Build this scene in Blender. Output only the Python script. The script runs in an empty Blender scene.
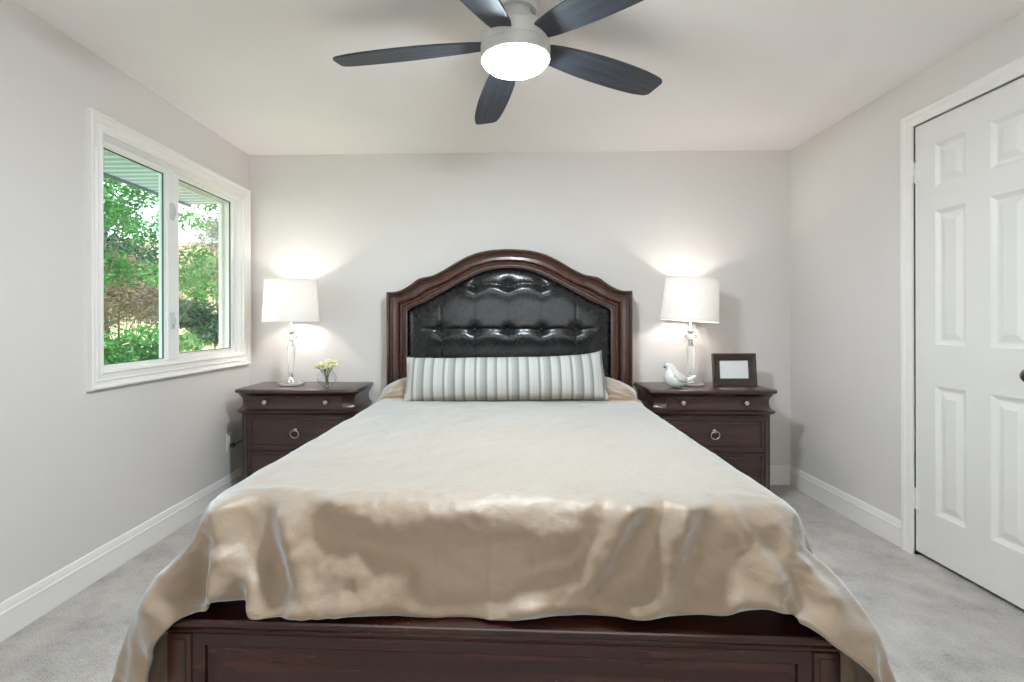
import bpy, bmesh, math, random
from mathutils import Vector, Matrix, noise

random.seed(7)
SC = bpy.context.scene
COL = SC.collection
PI = math.pi
V = Vector

# ------------------------------------------------------------------ camera, world, sun, exposure
RW, RH = 1024, 682
F_PX, YAW, ROLL, CX, CY, CAM_Z = 520.0, 0.0237, 0.002, 489.8, 321.5, 1.122
cam_d = bpy.data.cameras.new('camera')
cam_d.sensor_width = 36.0
cam_d.lens = F_PX / RW * 36.0
cam_d.shift_x = (RW / 2 - CX) / RW
cam_d.shift_y = -(RH / 2 - CY) / RW
cam_d.clip_start = 0.02
cam = bpy.data.objects.new('camera', cam_d)
COL.objects.link(cam)
cam.matrix_world = (Matrix.Translation((0, 0, CAM_Z)) @ Matrix.Rotation(YAW, 4, 'Z')
                    @ Matrix.Rotation(PI / 2, 4, 'X') @ Matrix.Rotation(-ROLL, 4, 'Z'))
SC.camera = cam

SC.view_settings.view_transform = 'Standard'
SC.view_settings.look = 'None'
SC.view_settings.gamma = 1.0
SC.view_settings.use_curve_mapping = False
SC.view_settings.exposure = 1.92
try:
    SC.cycles.use_denoising = True
    SC.cycles.diffuse_bounces = 7
    SC.cycles.transparent_max_bounces = 24
    SC.cycles.caustics_reflective = False
    SC.cycles.caustics_refractive = False
except Exception:
    pass

world = bpy.data.worlds.new('overcast_sky')
SC.world = world
world.use_nodes = True
wn = world.node_tree
for n in list(wn.nodes):
    wn.nodes.remove(n)
w_out = wn.nodes.new('ShaderNodeOutputWorld')
w_bg = wn.nodes.new('ShaderNodeBackground')
w_bg.inputs['Color'].default_value = (0.93, 0.97, 1.0, 1)
w_bg.inputs['Strength'].default_value = 1.2
wn.links.new(w_bg.outputs[0], w_out.inputs[0])

sun_d = bpy.data.lights.new('sun', 'SUN')
sun_d.energy = 1.7
sun_d.angle = math.radians(3)
sun_d.color = (1, 0.95, 0.86)
sun = bpy.data.objects.new('sun', sun_d)
COL.objects.link(sun)
sun.rotation_euler = V((-0.62, 0.30, -0.72)).to_track_quat('-Z', 'Y').to_euler()   # over the roof onto the garden

FAN_EMIT = 84.0
LAMP_W = 7.5

# ------------------------------------------------------------------ room dimensions
XL, XR, YB, YF, HC = -1.775, 1.978, 3.614, -1.25, 2.294
WT = 0.16                                    # wall thickness


# ------------------------------------------------------------------ material helpers
def srgb(r, g, b):
    def c(x):
        x /= 255.0
        return x / 12.92 if x <= 0.04045 else ((x + 0.055) / 1.055) ** 2.4
    return (c(r), c(g), c(b), 1.0)


class MT:
    """small node-tree wrapper"""
    def __init__(self, name):
        self.m = bpy.data.materials.new(name)
        self.m.use_nodes = True
        self.t = self.m.node_tree
        self.b = self.t.nodes['Principled BSDF']
        self.out = self.t.nodes['Material Output']

    def n(self, typ, **kw):
        nd = self.t.nodes.new(typ)
        for k, v in kw.items():
            if hasattr(nd, k):
                setattr(nd, k, v)
            else:
                nd.inputs[k].default_value = v
        return nd

    def l(self, a, b):
        self.t.links.new(a, b)

    def coord(self, scale=(1, 1, 1), kind='Object'):
        tc = self.n('ShaderNodeTexCoord')
        mp = self.n('ShaderNodeMapping')
        mp.inputs['Scale'].default_value = scale
        self.l(tc.outputs[kind], mp.inputs[0])
        return mp.outputs[0]

    def noise(self, vec, scale, detail=4, rough=0.5):
        nd = self.n('ShaderNodeTexNoise')
        nd.inputs['Scale'].default_value = scale
        nd.inputs['Detail'].default_value = detail
        nd.inputs['Roughness'].default_value = rough
        self.l(vec, nd.inputs['Vector'])
        return nd.outputs['Fac']

    def ramp(self, fac, stops):
        r = self.n('ShaderNodeValToRGB')
        e = r.color_ramp.elements
        while len(e) > 1:
            e.remove(e[-1])
        e[0].position, e[0].color = stops[0]
        for p, c in stops[1:]:
            q = e.new(p)
            q.color = c
        self.l(fac, r.inputs[0])
        return r.outputs[0]

    def bump(self, h, strength=0.3, dist=0.01, normal=None):
        b = self.n('ShaderNodeBump')
        b.inputs['Strength'].default_value = strength
        b.inputs['Distance'].default_value = dist
        self.l(h, b.inputs['Height'])
        if normal is not None:
            self.l(normal, b.inputs['Normal'])
        self.l(b.outputs[0], self.b.inputs['Normal'])
        return b.outputs[0]

    def set(self, **kw):
        for k, v in kw.items():
            self.b.inputs[k].default_value = v
        return self


def plain(name, col, rough=0.5, var=0.04, scale=8.0, bump=0.0, bscale=120.0, **kw):
    t = MT(name)
    vec = t.coord()
    f = t.noise(vec, scale)
    a = tuple(max(0, c * (1 - var)) for c in col[:3]) + (1,)
    b = tuple(min(1, c * (1 + var)) for c in col[:3]) + (1,)
    t.l(t.ramp(f, [(0.3, a), (0.7, b)]), t.b.inputs['Base Color'])
    t.b.inputs['Roughness'].default_value = rough
    for k, v in kw.items():
        t.b.inputs[k.replace('_', ' ')].default_value = v
    if bump:
        t.bump(t.noise(vec, bscale, 3), bump, 0.002)
    return t.m


def wood(name, dark, mid, light, axis, rough=0.28, coat=0.4):
    t = MT(name)
    sc = {'x': (2.2, 30, 30), 'z': (30, 30, 2.2), 'y': (30, 2.2, 30)}[axis]
    vec = t.coord(sc)
    f = t.noise(vec, 1.0, 6, 0.62)
    t.l(t.ramp(f, [(0.25, dark), (0.5, mid), (0.78, light)]), t.b.inputs['Base Color'])
    t.set(**{'Roughness': rough, 'Coat Weight': coat, 'Coat Roughness': 0.18})
    t.bump(f, 0.08, 0.002)
    return t.m


M = {}
M['wall'] = plain('wall_paint', srgb(219, 214, 211), 0.62, 0.012, 2.0, 0.05, 260)
M['ceiling'] = plain('ceiling_paint', srgb(248, 244, 244), 0.75, 0.01, 2.0, 0.06, 220)
M['trim'] = plain('white_trim_paint', srgb(236, 232, 229), 0.35, 0.01)
M['door'] = plain('white_door_paint', srgb(230, 227, 224), 0.38, 0.01, 6, 0.03, 300)
M['vinyl'] = plain('white_vinyl', srgb(236, 234, 232), 0.35, 0.01)
M['latch'] = plain('grey_latch_plastic', srgb(198, 204, 204), 0.4)
M['seal'] = plain('grey_window_seal', srgb(80, 92, 92), 0.6)
M['wood'] = wood('cherry_wood_vertical', srgb(42, 22, 16), srgb(70, 41, 31), srgb(98, 62, 49), 'z', 0.32, 0.3)
M['woodx'] = wood('cherry_wood_horizontal', srgb(40, 17, 12), srgb(68, 34, 25), srgb(98, 55, 40), 'x')
M['wood_ns'] = wood('mahogany_nightstand', srgb(36, 19, 17), srgb(54, 31, 28), srgb(74, 45, 40), 'x', 0.3, 0.4)
M['wood_foot'] = wood('mahogany_footboard', srgb(30, 11, 8), srgb(54, 22, 15), srgb(82, 38, 27), 'x', 0.26, 0.25)
M['frame_wood'] = wood('dark_frame_wood', srgb(40, 28, 24), srgb(56, 42, 36), srgb(72, 56, 50), 'x', 0.35, 0.2)
M['chrome'] = plain('polished_chrome', srgb(215, 215, 215), 0.12, 0.01, Metallic=1.0)
M['nickel'] = plain('satin_nickel', srgb(214, 212, 210), 0.42, 0.02, 60, Metallic=0.15)
M['pewter'] = plain('pewter_pull', srgb(196, 190, 182), 0.25, 0.05, 40, Metallic=1.0)
M['bronze'] = plain('dark_knob_metal', srgb(140, 132, 122), 0.25, 0.05, 20, Metallic=1.0)
M['bird'] = plain('white_ceramic', srgb(232, 232, 228), 0.25, 0.02)
M['black'] = plain('black_paint', srgb(22, 22, 24), 0.4)
M['paper'] = plain('blank_white_print', srgb(238, 240, 242), 0.6, 0.008)
M['plug'] = plain('dark_plug_plastic', srgb(40, 36, 34), 0.45)
M['plate'] = plain('white_outlet_plastic', srgb(226, 222, 216), 0.4)
M['petal'] = plain('pale_yellow_petal', srgb(244, 240, 196), 0.6, 0.06, 60, Subsurface_Weight=0.2)
M['petal_core'] = plain('yellow_flower_core', srgb(206, 196, 96), 0.6, 0.1, 80)
M['stem'] = plain('green_stem', srgb(104, 112, 62), 0.55, 0.15, 40)
M['leaf_dark'] = plain('dark_green_leaf', srgb(70, 88, 62), 0.5, 0.2, 40)


def worn_cap():
    t = MT('worn_mahogany_cap')
    f = t.noise(t.coord((2.2, 30, 30)), 1.0, 6, 0.62)
    base = t.ramp(f, [(0.25, srgb(30, 11, 8)), (0.5, srgb(54, 22, 15)), (0.78, srgb(82, 38, 27))])
    n1 = t.noise(t.coord((120, 200, 200)), 1.0, 2, 0.5)
    n2 = t.noise(t.coord((1.6, 3, 3)), 1.0, 2)
    a_ = t.n('ShaderNodeMath', operation='MULTIPLY')
    t.l(n1, a_.inputs[0])
    t.l(n2, a_.inputs[1])
    mask = t.ramp(a_.outputs[0], [(0.43, (0, 0, 0, 1)), (0.46, (0.7, 0.7, 0.7, 1))])
    mx = t.n('ShaderNodeMix', data_type='RGBA')
    t.l(mask, mx.inputs['Factor'])
    t.l(base, mx.inputs['A'])
    mx.inputs['B'].default_value = srgb(168, 122, 92)
    t.l(mx.outputs['Result'], t.b.inputs['Base Color'])
    t.set(**{'Roughness': 0.27, 'Coat Weight': 0.3, 'Coat Roughness': 0.15})
    return t.m


M['wood_cap'] = worn_cap()


def leather():
    t = MT('black_leather')
    vec = t.coord()
    t.set(**{'Base Color': srgb(20, 20, 22), 'Roughness': 0.27, 'Specular IOR Level': 0.42, 'Coat Weight': 0.12, 'Coat Roughness': 0.14})
    vo = t.n('ShaderNodeTexVoronoi')
    vo.inputs['Scale'].default_value = 260
    t.l(vec, vo.inputs['Vector'])
    t.bump(vo.outputs['Distance'], 0.03, 0.0008)
    r = t.noise(vec, 25, 3)
    t.l(t.ramp(r, [(0.3, (0.25, 0.25, 0.25, 1)), (0.7, (0.29, 0.29, 0.29, 1))]), t.b.inputs['Roughness'])
    return t.m


M['leather'] = leather()


def carpet():
    t = MT('grey_carpet')
    vec = t.coord()
    f1 = t.noise(vec, 5.0, 7, 0.68)
    f2 = t.noise(vec, 120, 3, 0.7)
    mx = t.n('ShaderNodeMath', operation='MULTIPLY_ADD')
    t.l(f1, mx.inputs[0])
    mx.inputs[1].default_value = 0.95
    m2 = t.n('ShaderNodeMath', operation='MULTIPLY')
    t.l(f2, m2.inputs[0])
    m2.inputs[1].default_value = 0.55
    t.l(m2.outputs[0], mx.inputs[2])
    t.l(t.ramp(mx.outputs[0], [(0.46, srgb(158, 148, 142)), (0.70, srgb(212, 204, 198)), (0.95, srgb(240, 232, 226))]),
        t.b.inputs['Base Color'])
    t.set(**{'Roughness': 0.95, 'Specular IOR Level': 0.1, 'Sheen Weight': 0.3, 'Sheen Roughness': 0.5})
    vo = t.n('ShaderNodeTexVoronoi')
    vo.inputs['Scale'].default_value = 190
    t.l(vec, vo.inputs['Vector'])
    ad = t.n('ShaderNodeMath', operation='ADD')
    t.l(vo.outputs['Distance'], ad.inputs[0])
    t.l(f2, ad.inputs[1])
    t.bump(ad.outputs[0], 0.9, 0.012)
    return t.m


M['carpet'] = carpet()


def sateen():
    t = MT('cream_sateen')
    vec = t.coord()
    f = t.noise(vec, 3.0, 3)
    t.l(t.ramp(f, [(0.3, srgb(147, 122, 96)), (0.7, srgb(155, 131, 106))]), t.b.inputs['Base Color'])
    t.set(**{'Roughness': 0.5, 'Specular IOR Level': 0.6, 'Sheen Weight': 0.9, 'Sheen Roughness': 0.55,
             'Sheen Tint': (0.81, 0.92, 1.0, 1)})
    # crumple wrinkles and the weave
    wv = t.noise(vec, 9.0, 6, 0.6)
    fine = t.noise(t.coord((900, 300, 300)), 1.0, 2)
    ad = t.n('ShaderNodeMath', operation='MULTIPLY_ADD')
    t.l(fine, ad.inputs[0])
    ad.inputs[1].default_value = 0.02
    t.l(wv, ad.inputs[2])
    ck = t.noise(t.coord((1, 1, 1.6)), 26.0, 4, 0.55)
    sb = t.n('ShaderNodeMath', operation='SUBTRACT')
    t.l(ck, sb.inputs[0])
    sb.inputs[1].default_value = 0.5
    ab = t.n('ShaderNodeMath', operation='ABSOLUTE')
    t.l(sb.outputs[0], ab.inputs[0])
    rd = t.n('ShaderNodeMath', operation='MULTIPLY_ADD')
    t.l(ab.outputs[0], rd.inputs[0])
    rd.inputs[1].default_value = -0.35
    t.l(ad.outputs[0], rd.inputs[2])
    t.bump(rd.outputs[0], 0.20, 0.03)
    return t.m


M['sateen'] = sateen()


def stripes():
    t = MT('striped_cushion_fabric')
    tc = t.n('ShaderNodeTexCoord')
    sp = t.n('ShaderNodeSeparateXYZ')
    t.l(tc.outputs['Object'], sp.inputs[0])
    mul = t.n('ShaderNodeMath', operation='MULTIPLY')
    t.l(sp.outputs['X'], mul.inputs[0])
    mul.inputs[1].default_value = 1 / 0.186
    ad = t.n('ShaderNodeMath', operation='ADD')
    t.l(mul.outputs[0], ad.inputs[0])
    ad.inputs[1].default_value = 20.2
    fr = t.n('ShaderNodeMath', operation='FRACT')
    t.l(ad.outputs[0], fr.inputs[0])
    W, LG, G, D = srgb(186, 184, 180), srgb(168, 167, 163), srgb(146, 147, 144), srgb(116, 119, 116)
    st = [(0.0, W), (0.06, W), (0.10, LG), (0.14, W), (0.17, LG), (0.20, W), (0.24, G), (0.27, D), (0.30, D), (0.32, W), (0.40, W), (0.42, G), (0.45, LG), (0.48, G), (0.53, G),
          (0.60, D), (0.63, D), (0.66, W), (0.72, W), (0.75, LG), (0.78, W), (0.82, LG), (0.87, G), (0.92, D), (0.94, D), (0.97, W)]
    c1 = t.ramp(fr.outputs[0], st)
    # broken woven dashes across the stripes
    wz = t.n('ShaderNodeMath', operation='MULTIPLY')
    t.l(sp.outputs['Z'], wz.inputs[0])
    wz.inputs[1].default_value = 2 * PI / 0.012
    sn = t.n('ShaderNodeMath', operation='SINE')
    t.l(wz.outputs[0], sn.inputs[0])
    sx = t.n('ShaderNodeMath', operation='MULTIPLY')
    t.l(sp.outputs['X'], sx.inputs[0])
    sx.inputs[1].default_value = 2 * PI / 0.0095
    sn2 = t.n('ShaderNodeMath', operation='SINE')
    t.l(sx.outputs[0], sn2.inputs[0])
    pr = t.n('ShaderNodeMath', operation='MULTIPLY')
    t.l(sn.outputs[0], pr.inputs[0])
    t.l(sn2.outputs[0], pr.inputs[1])
    fac = t.n('ShaderNodeMapRange')
    t.l(pr.outputs[0], fac.inputs[0])
    fac.inputs[1].default_value, fac.inputs[2].default_value = 0.1, 0.5
    fac.inputs[3].default_value, fac.inputs[4].default_value = 0.0, 0.42
    mx = t.n('ShaderNodeMix', data_type='RGBA')
    t.l(fac.outputs[0], mx.inputs['Factor'])
    t.l(c1, mx.inputs['A'])
    mx.inputs['B'].default_value = W
    t.l(mx.outputs['Result'], t.b.inputs['Base Color'])
    t.set(**{'Roughness': 0.85, 'Specular IOR Level': 0.2})
    t.bump(t.noise(t.coord(), 350, 2), 0.25, 0.002)
    return t.m


M['stripes'] = stripes()


def glassy(name, tint, gloss=0.08, rough=0.0):
    """thin clear glass: see-through with a mirror reflection at grazing angles"""
    t = MT(name)
    t.t.nodes.remove(t.b)
    tr = t.n('ShaderNodeBsdfTransparent')
    tr.inputs[0].default_value = tint
    gl = t.n('ShaderNodeBsdfGlossy')
    gl.inputs['Roughness'].default_value = rough
    lw = t.n('ShaderNodeLayerWeight')
    lw.inputs['Blend'].default_value = 0.5
    pw = t.n('ShaderNodeMath', operation='POWER')
    t.l(lw.outputs['Facing'], pw.inputs[0])
    pw.inputs[1].default_value = 4.0
    mp = t.n('ShaderNodeMath', operation='MULTIPLY_ADD')
    t.l(pw.outputs[0], mp.inputs[0])
    mp.inputs[1].default_value = gloss * 0.8
    mp.inputs[2].default_value = gloss * 0.04
    mx = t.n('ShaderNodeMixShader')
    t.l(mp.outputs[0], mx.inputs[0])
    t.l(tr.outputs[0], mx.inputs[1])
    t.l(gl.outputs[0], mx.inputs[2])
    t.l(mx.outputs[0], t.out.inputs[0])
    return t.m


M['pane'] = glassy('window_glass', (0.86, 0.96, 0.95, 1), 0.5)
M['pane_clear'] = glassy('clear_window_glass', (0.93, 0.95, 0.94, 1), 0.6)
M['vase'] = glassy('vase_glass', (0.965, 0.975, 0.97, 1), 0.8, 0.02)
M['acrylic'] = plain('clear_acrylic', (0.86, 0.84, 0.82, 1), 0.08, 0.01, Transmission_Weight=0.45)


def crystal():
    t = MT('clear_crystal')
    t.set(**{'Base Color': (0.97, 0.98, 0.98, 1), 'Roughness': 0.03, 'Transmission Weight': 1.0, 'IOR': 1.45})
    return t.m


M['crystal'] = crystal()


def shade():
    t = MT('white_linen_shade')
    t.t.nodes.remove(t.b)
    vec = t.coord((1, 1, 1))
    f = t.noise(vec, 90, 3)
    c = t.ramp(f, [(0.3, srgb(240, 238, 236)), (0.7, srgb(245, 243, 241))])
    d = t.n('ShaderNodeBsdfDiffuse')
    tl = t.n('ShaderNodeBsdfTranslucent')
    t.l(c, d.inputs[0])
    t.l(c, tl.inputs[0])
    mx = t.n('ShaderNodeMixShader')
    mx.inputs[0].default_value = 0.22
    t.l(d.outputs[0], mx.inputs[1])
    t.l(tl.outputs[0], mx.inputs[2])
    t.l(mx.outputs[0], t.out.inputs[0])
    return t.m


M['shade'] = shade()


def emit(name, col, s):
    t = MT(name)
    t.set(**{'Base Color': (0.9, 0.9, 0.9, 1), 'Emission Color': col, 'Emission Strength': s, 'Roughness': 0.3})
    return t.m


M['lens'] = emit('frosted_light_glass', (0.80, 0.93, 1.0, 1), FAN_EMIT)
M['bulb'] = emit('warm_bulb', (1, 0.9, 0.78, 1), 4.0)


def blade_mat():
    t = MT('glow_tinted_blade_wood')
    vec = t.coord((3, 60, 60))
    f = t.noise(vec, 1.0, 5, 0.65)
    t.l(t.ramp(f, [(0.25, srgb(34, 38, 46)), (0.55, srgb(58, 63, 72)), (0.8, srgb(88, 95, 104))]), t.b.inputs['Base Color'])  # blue cast of the fan light's bloom is mixed into the charcoal
    t.set(**{'Roughness': 0.5})
    t.bump(f, 0.15, 0.002)
    return t.m


M['blade'] = blade_mat()


def soffit_mat():
    t = MT('ribbed_soffit')
    tc = t.n('ShaderNodeTexCoord')
    sp = t.n('ShaderNodeSeparateXYZ')
    t.l(tc.outputs['Object'], sp.inputs[0])
    m = t.n('ShaderNodeMath', operation='MULTIPLY')
    t.l(sp.outputs['Y'], m.inputs[0])
    m.inputs[1].default_value = 2 * PI / 0.1
    s = t.n('ShaderNodeMath', operation='SINE')
    t.l(m.outputs[0], s.inputs[0])
    t.l(t.ramp(s.outputs[0], [(0.0, srgb(140, 146, 146)), (0.8, srgb(176, 182, 182))]), t.b.inputs['Base Color'])
    t.bump(s.outputs[0], 0.8, 0.01)
    return t.m


M['soffit'] = soffit_mat()
M['fascia'] = plain('dark_fascia', srgb(70, 72, 72), 0.5)


def leafmat(name, a, b):
    t = MT(name)
    vec = t.coord()
    f = t.noise(vec, 2.2, 5, 0.7)
    c = t.ramp(f, [(0.3, a), (0.7, b)])
    t.l(c, t.b.inputs['Base Color'])
    t.set(**{'Roughness': 0.6})
    tl = t.n('ShaderNodeBsdfTranslucent')
    t.l(c, tl.inputs[0])
    mx = t.n('ShaderNodeMixShader')
    mx.inputs[0].default_value = 0.35
    t.l(t.b.outputs[0], mx.inputs[1])
    t.l(tl.outputs[0], mx.inputs[2])
    t.l(mx.outputs[0], t.out.inputs[0])
    return t.m


M['leaf'] = leafmat('fresh_green_leaves', srgb(34, 78, 34), srgb(92, 150, 66))
M['leaf2'] = leafmat('deep_green_leaves', srgb(24, 52, 38), srgb(60, 104, 66))
M['needle'] = leafmat('grey_green_needles', srgb(66, 84, 66), srgb(132, 142, 112))
M['brown'] = leafmat('brown_dry_needles', srgb(92, 74, 56), srgb(160, 134, 104))
M['bark'] = plain('brown_bark', srgb(86, 72, 60), 0.9, 0.25, 20, 0.5, 40)
M['lawn'] = plain('lawn', srgb(104, 132, 72), 0.9, 0.2, 6, 0.4, 80)
M['stucco'] = plain('tan_house_wall', srgb(196, 178, 142), 0.8, 0.08, 3, 0.2, 60)
M['roof'] = plain('brown_roof_shingle', srgb(146, 126, 100), 0.85, 0.15, 8, 0.4, 30)


# ------------------------------------------------------------------ object helpers
def link(o, parent=None):
    COL.objects.link(o)
    if parent is not None:
        o.parent = parent
    return o


def mesh_obj(name, verts, faces, mat, parent=None, smooth=False, loc=None, rot=None):
    me = bpy.data.meshes.new(name)
    me.from_pydata([tuple(v) for v in verts], [], faces)
    me.update()
    bm = bmesh.new()
    bm.from_mesh(me)
    bmesh.ops.recalc_face_normals(bm, faces=bm.faces)
    bm.to_mesh(me)
    bm.free()
    if smooth:
        for p in me.polygons:
            p.use_smooth = True
    me.materials.append(mat)
    o = bpy.data.objects.new(name, me)
    link(o, parent)
    if loc is not None:
        o.location = loc
    if rot is not None:
        o.rotation_euler = rot
    return o


def smooth_angle(o, deg=35):
    """smooth shading with hard edges above an angle"""
    me = o.data
    for p in me.polygons:
        p.use_smooth = True
    bm = bmesh.new()
    bm.from_mesh(me)
    lim = math.radians(deg)
    for e in bm.edges:
        if len(e.link_faces) == 2:
            e.smooth = e.calc_face_angle(0) < lim
        else:
            e.smooth = False
    bm.to_mesh(me)
    bm.free()
    return o


def tag(o, label, cat, group=None, kind=None):
    o['label'] = label
    o['category'] = cat
    if group:
        o['group'] = group
    if kind:
        o['kind'] = kind
    return o


def empty(name, loc=(0, 0, 0), rz=0.0, parent=None):
    o = bpy.data.objects.new(name, None)
    o.empty_display_size = 0.05
    link(o, parent)
    o.location = loc
    o.rotation_euler = (0, 0, rz)
    return o


class MB:
    """collects shapes into one mesh"""
    def __init__(self):
        self.v, self.f = [], []

    def add(self, verts, faces):
        b = len(self.v)
        self.v += [V(p) for p in verts]
        self.f += [tuple(b + i for i in q) for q in faces]
        return self

    def box(self, x0, x1, y0, y1, z0, z1):
        return self.add([(x0, y0, z0), (x1, y0, z0), (x1, y1, z0), (x0, y1, z0), (x0, y0, z1), (x1, y0, z1), (x1, y1, z1), (x0, y1, z1)],
                        [(0, 3, 2, 1), (4, 5, 6, 7), (0, 1, 5, 4), (1, 2, 6, 5), (2, 3, 7, 6), (3, 0, 4, 7)])

    def cbox(self, x0, x1, y0, y1, z0, z1, c=0.004):
        """box with chamfered edges"""
        bm = bmesh.new()
        bmesh.ops.create_cube(bm, size=1.0)
        for v in bm.verts:
            v.co = V((x0 + (v.co.x + 0.5) * (x1 - x0), y0 + (v.co.y + 0.5) * (y1 - y0), z0 + (v.co.z + 0.5) * (z1 - z0)))
        bmesh.ops.bevel(bm, geom=list(bm.edges), offset=c, segments=2, profile=0.5, affect='EDGES')
        bm.verts.index_update()
        self.add([v.co.copy() for v in bm.verts], [[v.index for v in f.verts] for f in bm.faces])
        bm.free()
        return self

    def lathe(self, prof, n=32, c=(0, 0, 0), rot=None):
        c = V(c)
        vs = []
        for r, z in prof:
            for k in range(n):
                a = 2 * PI * k / n
                p = V((r * math.cos(a), r * math.sin(a), z))
                if rot is not None:
                    p = rot @ p
                vs.append(c + p)
        fs = []
        for i in range(len(prof) - 1):
            for k in range(n):
                k2 = (k + 1) % n
                fs.append((i * n + k, i * n + k2, (i + 1) * n + k2, (i + 1) * n + k))
        if prof[0][0] > 1e-6:
            fs.append(tuple(range(n)))
        if prof[-1][0] > 1e-6:
            fs.append(tuple((len(prof) - 1) * n + k for k in range(n)))
        return self.add(vs, fs)

    def tube(self, pts, rad, n=8):
        pts = [V(p) for p in pts]
        m = len(pts)
        rads = rad if isinstance(rad, (list, tuple)) else [rad] * m
        vs, fs = [], []
        up = V((0, 0, 1))
        prev = None
        for i, p in enumerate(pts):
            d = (pts[min(i + 1, m - 1)] - pts[max(i - 1, 0)]).normalized()
            if prev is None:
                a = d.cross(up)
                if a.length < 1e-3:
                    a = d.cross(V((1, 0, 0)))
            else:
                a = prev - d * prev.dot(d)
            a.normalize()
            prev = a
            b = d.cross(a)
            for k in range(n):
                t = 2 * PI * k / n
                vs.append(p + (a * math.cos(t) + b * math.sin(t)) * rads[i])
        for i in range(m - 1):
            for k in range(n):
                k2 = (k + 1) % n
                fs.append((i * n + k, i * n + k2, (i + 1) * n + k2, (i + 1) * n + k))
        fs.append(tuple(range(n)))
        fs.append(tuple((m - 1) * n + k for k in range(n)))
        return self.add(vs, fs)

    def sphere(self, c, r, sx=1, sy=1, sz=1, n=16, m=10):
        c = V(c)
        vs, fs = [], []
        for i in range(m + 1):
            t = PI * i / m
            for k in range(n):
                a = 2 * PI * k / n
                vs.append(c + V((r * sx * math.sin(t) * math.cos(a), r * sy * math.sin(t) * math.sin(a), r * sz * math.cos(t))))
        for i in range(m):
            for k in range(n):
                k2 = (k + 1) % n
                fs.append((i * n + k, (i + 1) * n + k, (i + 1) * n + k2, i * n + k2))
        return self.add(vs, fs)

    def loops(self, loops, close_ends=True, ring=True):
        """skin a list of equal-length loops"""
        n = len(loops[0])
        vs = [p for lp in loops for p in lp]
        fs = []
        for i in range(len(loops) - 1):
            for k in range(n if ring else n - 1):
                k2 = (k + 1) % n
                fs.append((i * n + k, i * n + k2, (i + 1) * n + k2, (i + 1) * n + k))
        if close_ends:
            fs.append(tuple(range(n)))
            fs.append(tuple((len(loops) - 1) * n + k for k in range(n)))
        return self.add(vs, fs)

    def tf(self, mat):
        self.v = [mat @ p for p in self.v]
        return self

    def build(self, name, mat, parent=None, smooth=None, loc=None, rot=None):
        o = mesh_obj(name, self.v, self.f, mat, parent, False, loc, rot)
        bm = bmesh.new()
        bm.from_mesh(o.data)
        bmesh.ops.remove_doubles(bm, verts=bm.verts, dist=1e-5)
        bmesh.ops.recalc_face_normals(bm, faces=bm.faces)
        bm.to_mesh(o.data)
        bm.free()
        if smooth is not None:
            smooth_angle(o, smooth)
        return o


def catmull(pts, n):
    """smooth curve through 2D/3D points, n samples per span"""
    pts = [V(p) for p in pts]
    out = []
    for i in range(len(pts) - 1):
        p0, p1, p2, p3 = pts[max(i - 1, 0)], pts[i], pts[i + 1], pts[min(i + 2, len(pts) - 1)]
        for k in range(n):
            t = k / n
            out.append(0.5 * ((2 * p1) + (p2 - p0) * t + (2 * p0 - 5 * p1 + 4 * p2 - p3) * t * t + (3 * p1 - p0 - 3 * p2 + p3) * t ** 3))
    out.append(pts[-1])
    return out


def lerp_tab(tab, x):
    if x <= tab[0][0]:
        return tab[0][1]
    for (a, b), (c, d) in zip(tab, tab[1:]):
        if x <= c:
            return b + (d - b) * (x - a) / (c - a)
    return tab[-1][1]


def sstep(a, b, x):
    t = min(1, max(0, (x - a) / (b - a)))
    return t * t * (3 - 2 * t)


def panel_face(mb, x0, x1, z0, z1, rects, y=0.0, steps=((0.012, 0.009), (0.026, 0.009), (0.05, 0.002))):
    """a face in the XZ plane at depth y (outward is -y) with moulded raised panels let into it"""
    xs = sorted({x0, x1} | {r[0] for r in rects} | {r[1] for r in rects})
    zs = sorted({z0, z1} | {r[2] for r in rects} | {r[3] for r in rects})
    for i in range(len(xs) - 1):
        for j in range(len(zs) - 1):
            a, b, c, d = xs[i], xs[i + 1], zs[j], zs[j + 1]
            cx, cz = (a + b) / 2, (c + d) / 2
            if any(r[0] < cx < r[1] and r[2] < cz < r[3] for r in rects):
                continue
            mb.add([(a, y, c), (b, y, c), (b, y, d), (a, y, d)], [(0, 1, 2, 3)])
    for (a, b, c, d) in rects:
        loops = [[(a, y, c), (b, y, c), (b, y, d), (a, y, d)]]
        for ins, dep in steps:
            loops.append([(a + ins, y + dep, c + ins), (b - ins, y + dep, c + ins), (b - ins, y + dep, d - ins), (a + ins, y + dep, d - ins)])
        vs = [p for lp in loops for p in lp]
        fs = []
        for q in range(len(loops) - 1):
            for k in range(4):
                fs.append((q * 4 + k, q * 4 + (k + 1) % 4, q * 4 + 4 + (k + 1) % 4, q * 4 + 4 + k))
        e = (len(loops) - 1) * 4
        fs.append((e, e + 1, e + 2, e + 3))
        mb.add(vs, fs)
    return mb


def frame_sweep(mb, a, b, c, d, prof, y0=0.0, open_bottom=False):
    """mitred moulding round the rectangle a..b x c..d (XZ plane); prof = (distance outward, protrusion towards -y)"""
    loops = []
    for o, p in prof:
        if open_bottom:
            loops.append([(a - o, y0 - p, c), (a - o, y0 - p, d + o), (b + o, y0 - p, d + o), (b + o, y0 - p, c)])
        else:
            loops.append([(a - o, y0 - p, c - o), (b + o, y0 - p, c - o), (b + o, y0 - p, d + o), (a - o, y0 - p, d + o)])
    return mb.loops(loops, close_ends=False, ring=not open_bottom)


# ------------------------------------------------------------------ room shell
def structure(o):
    o['kind'] = 'structure'
    return o


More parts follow.
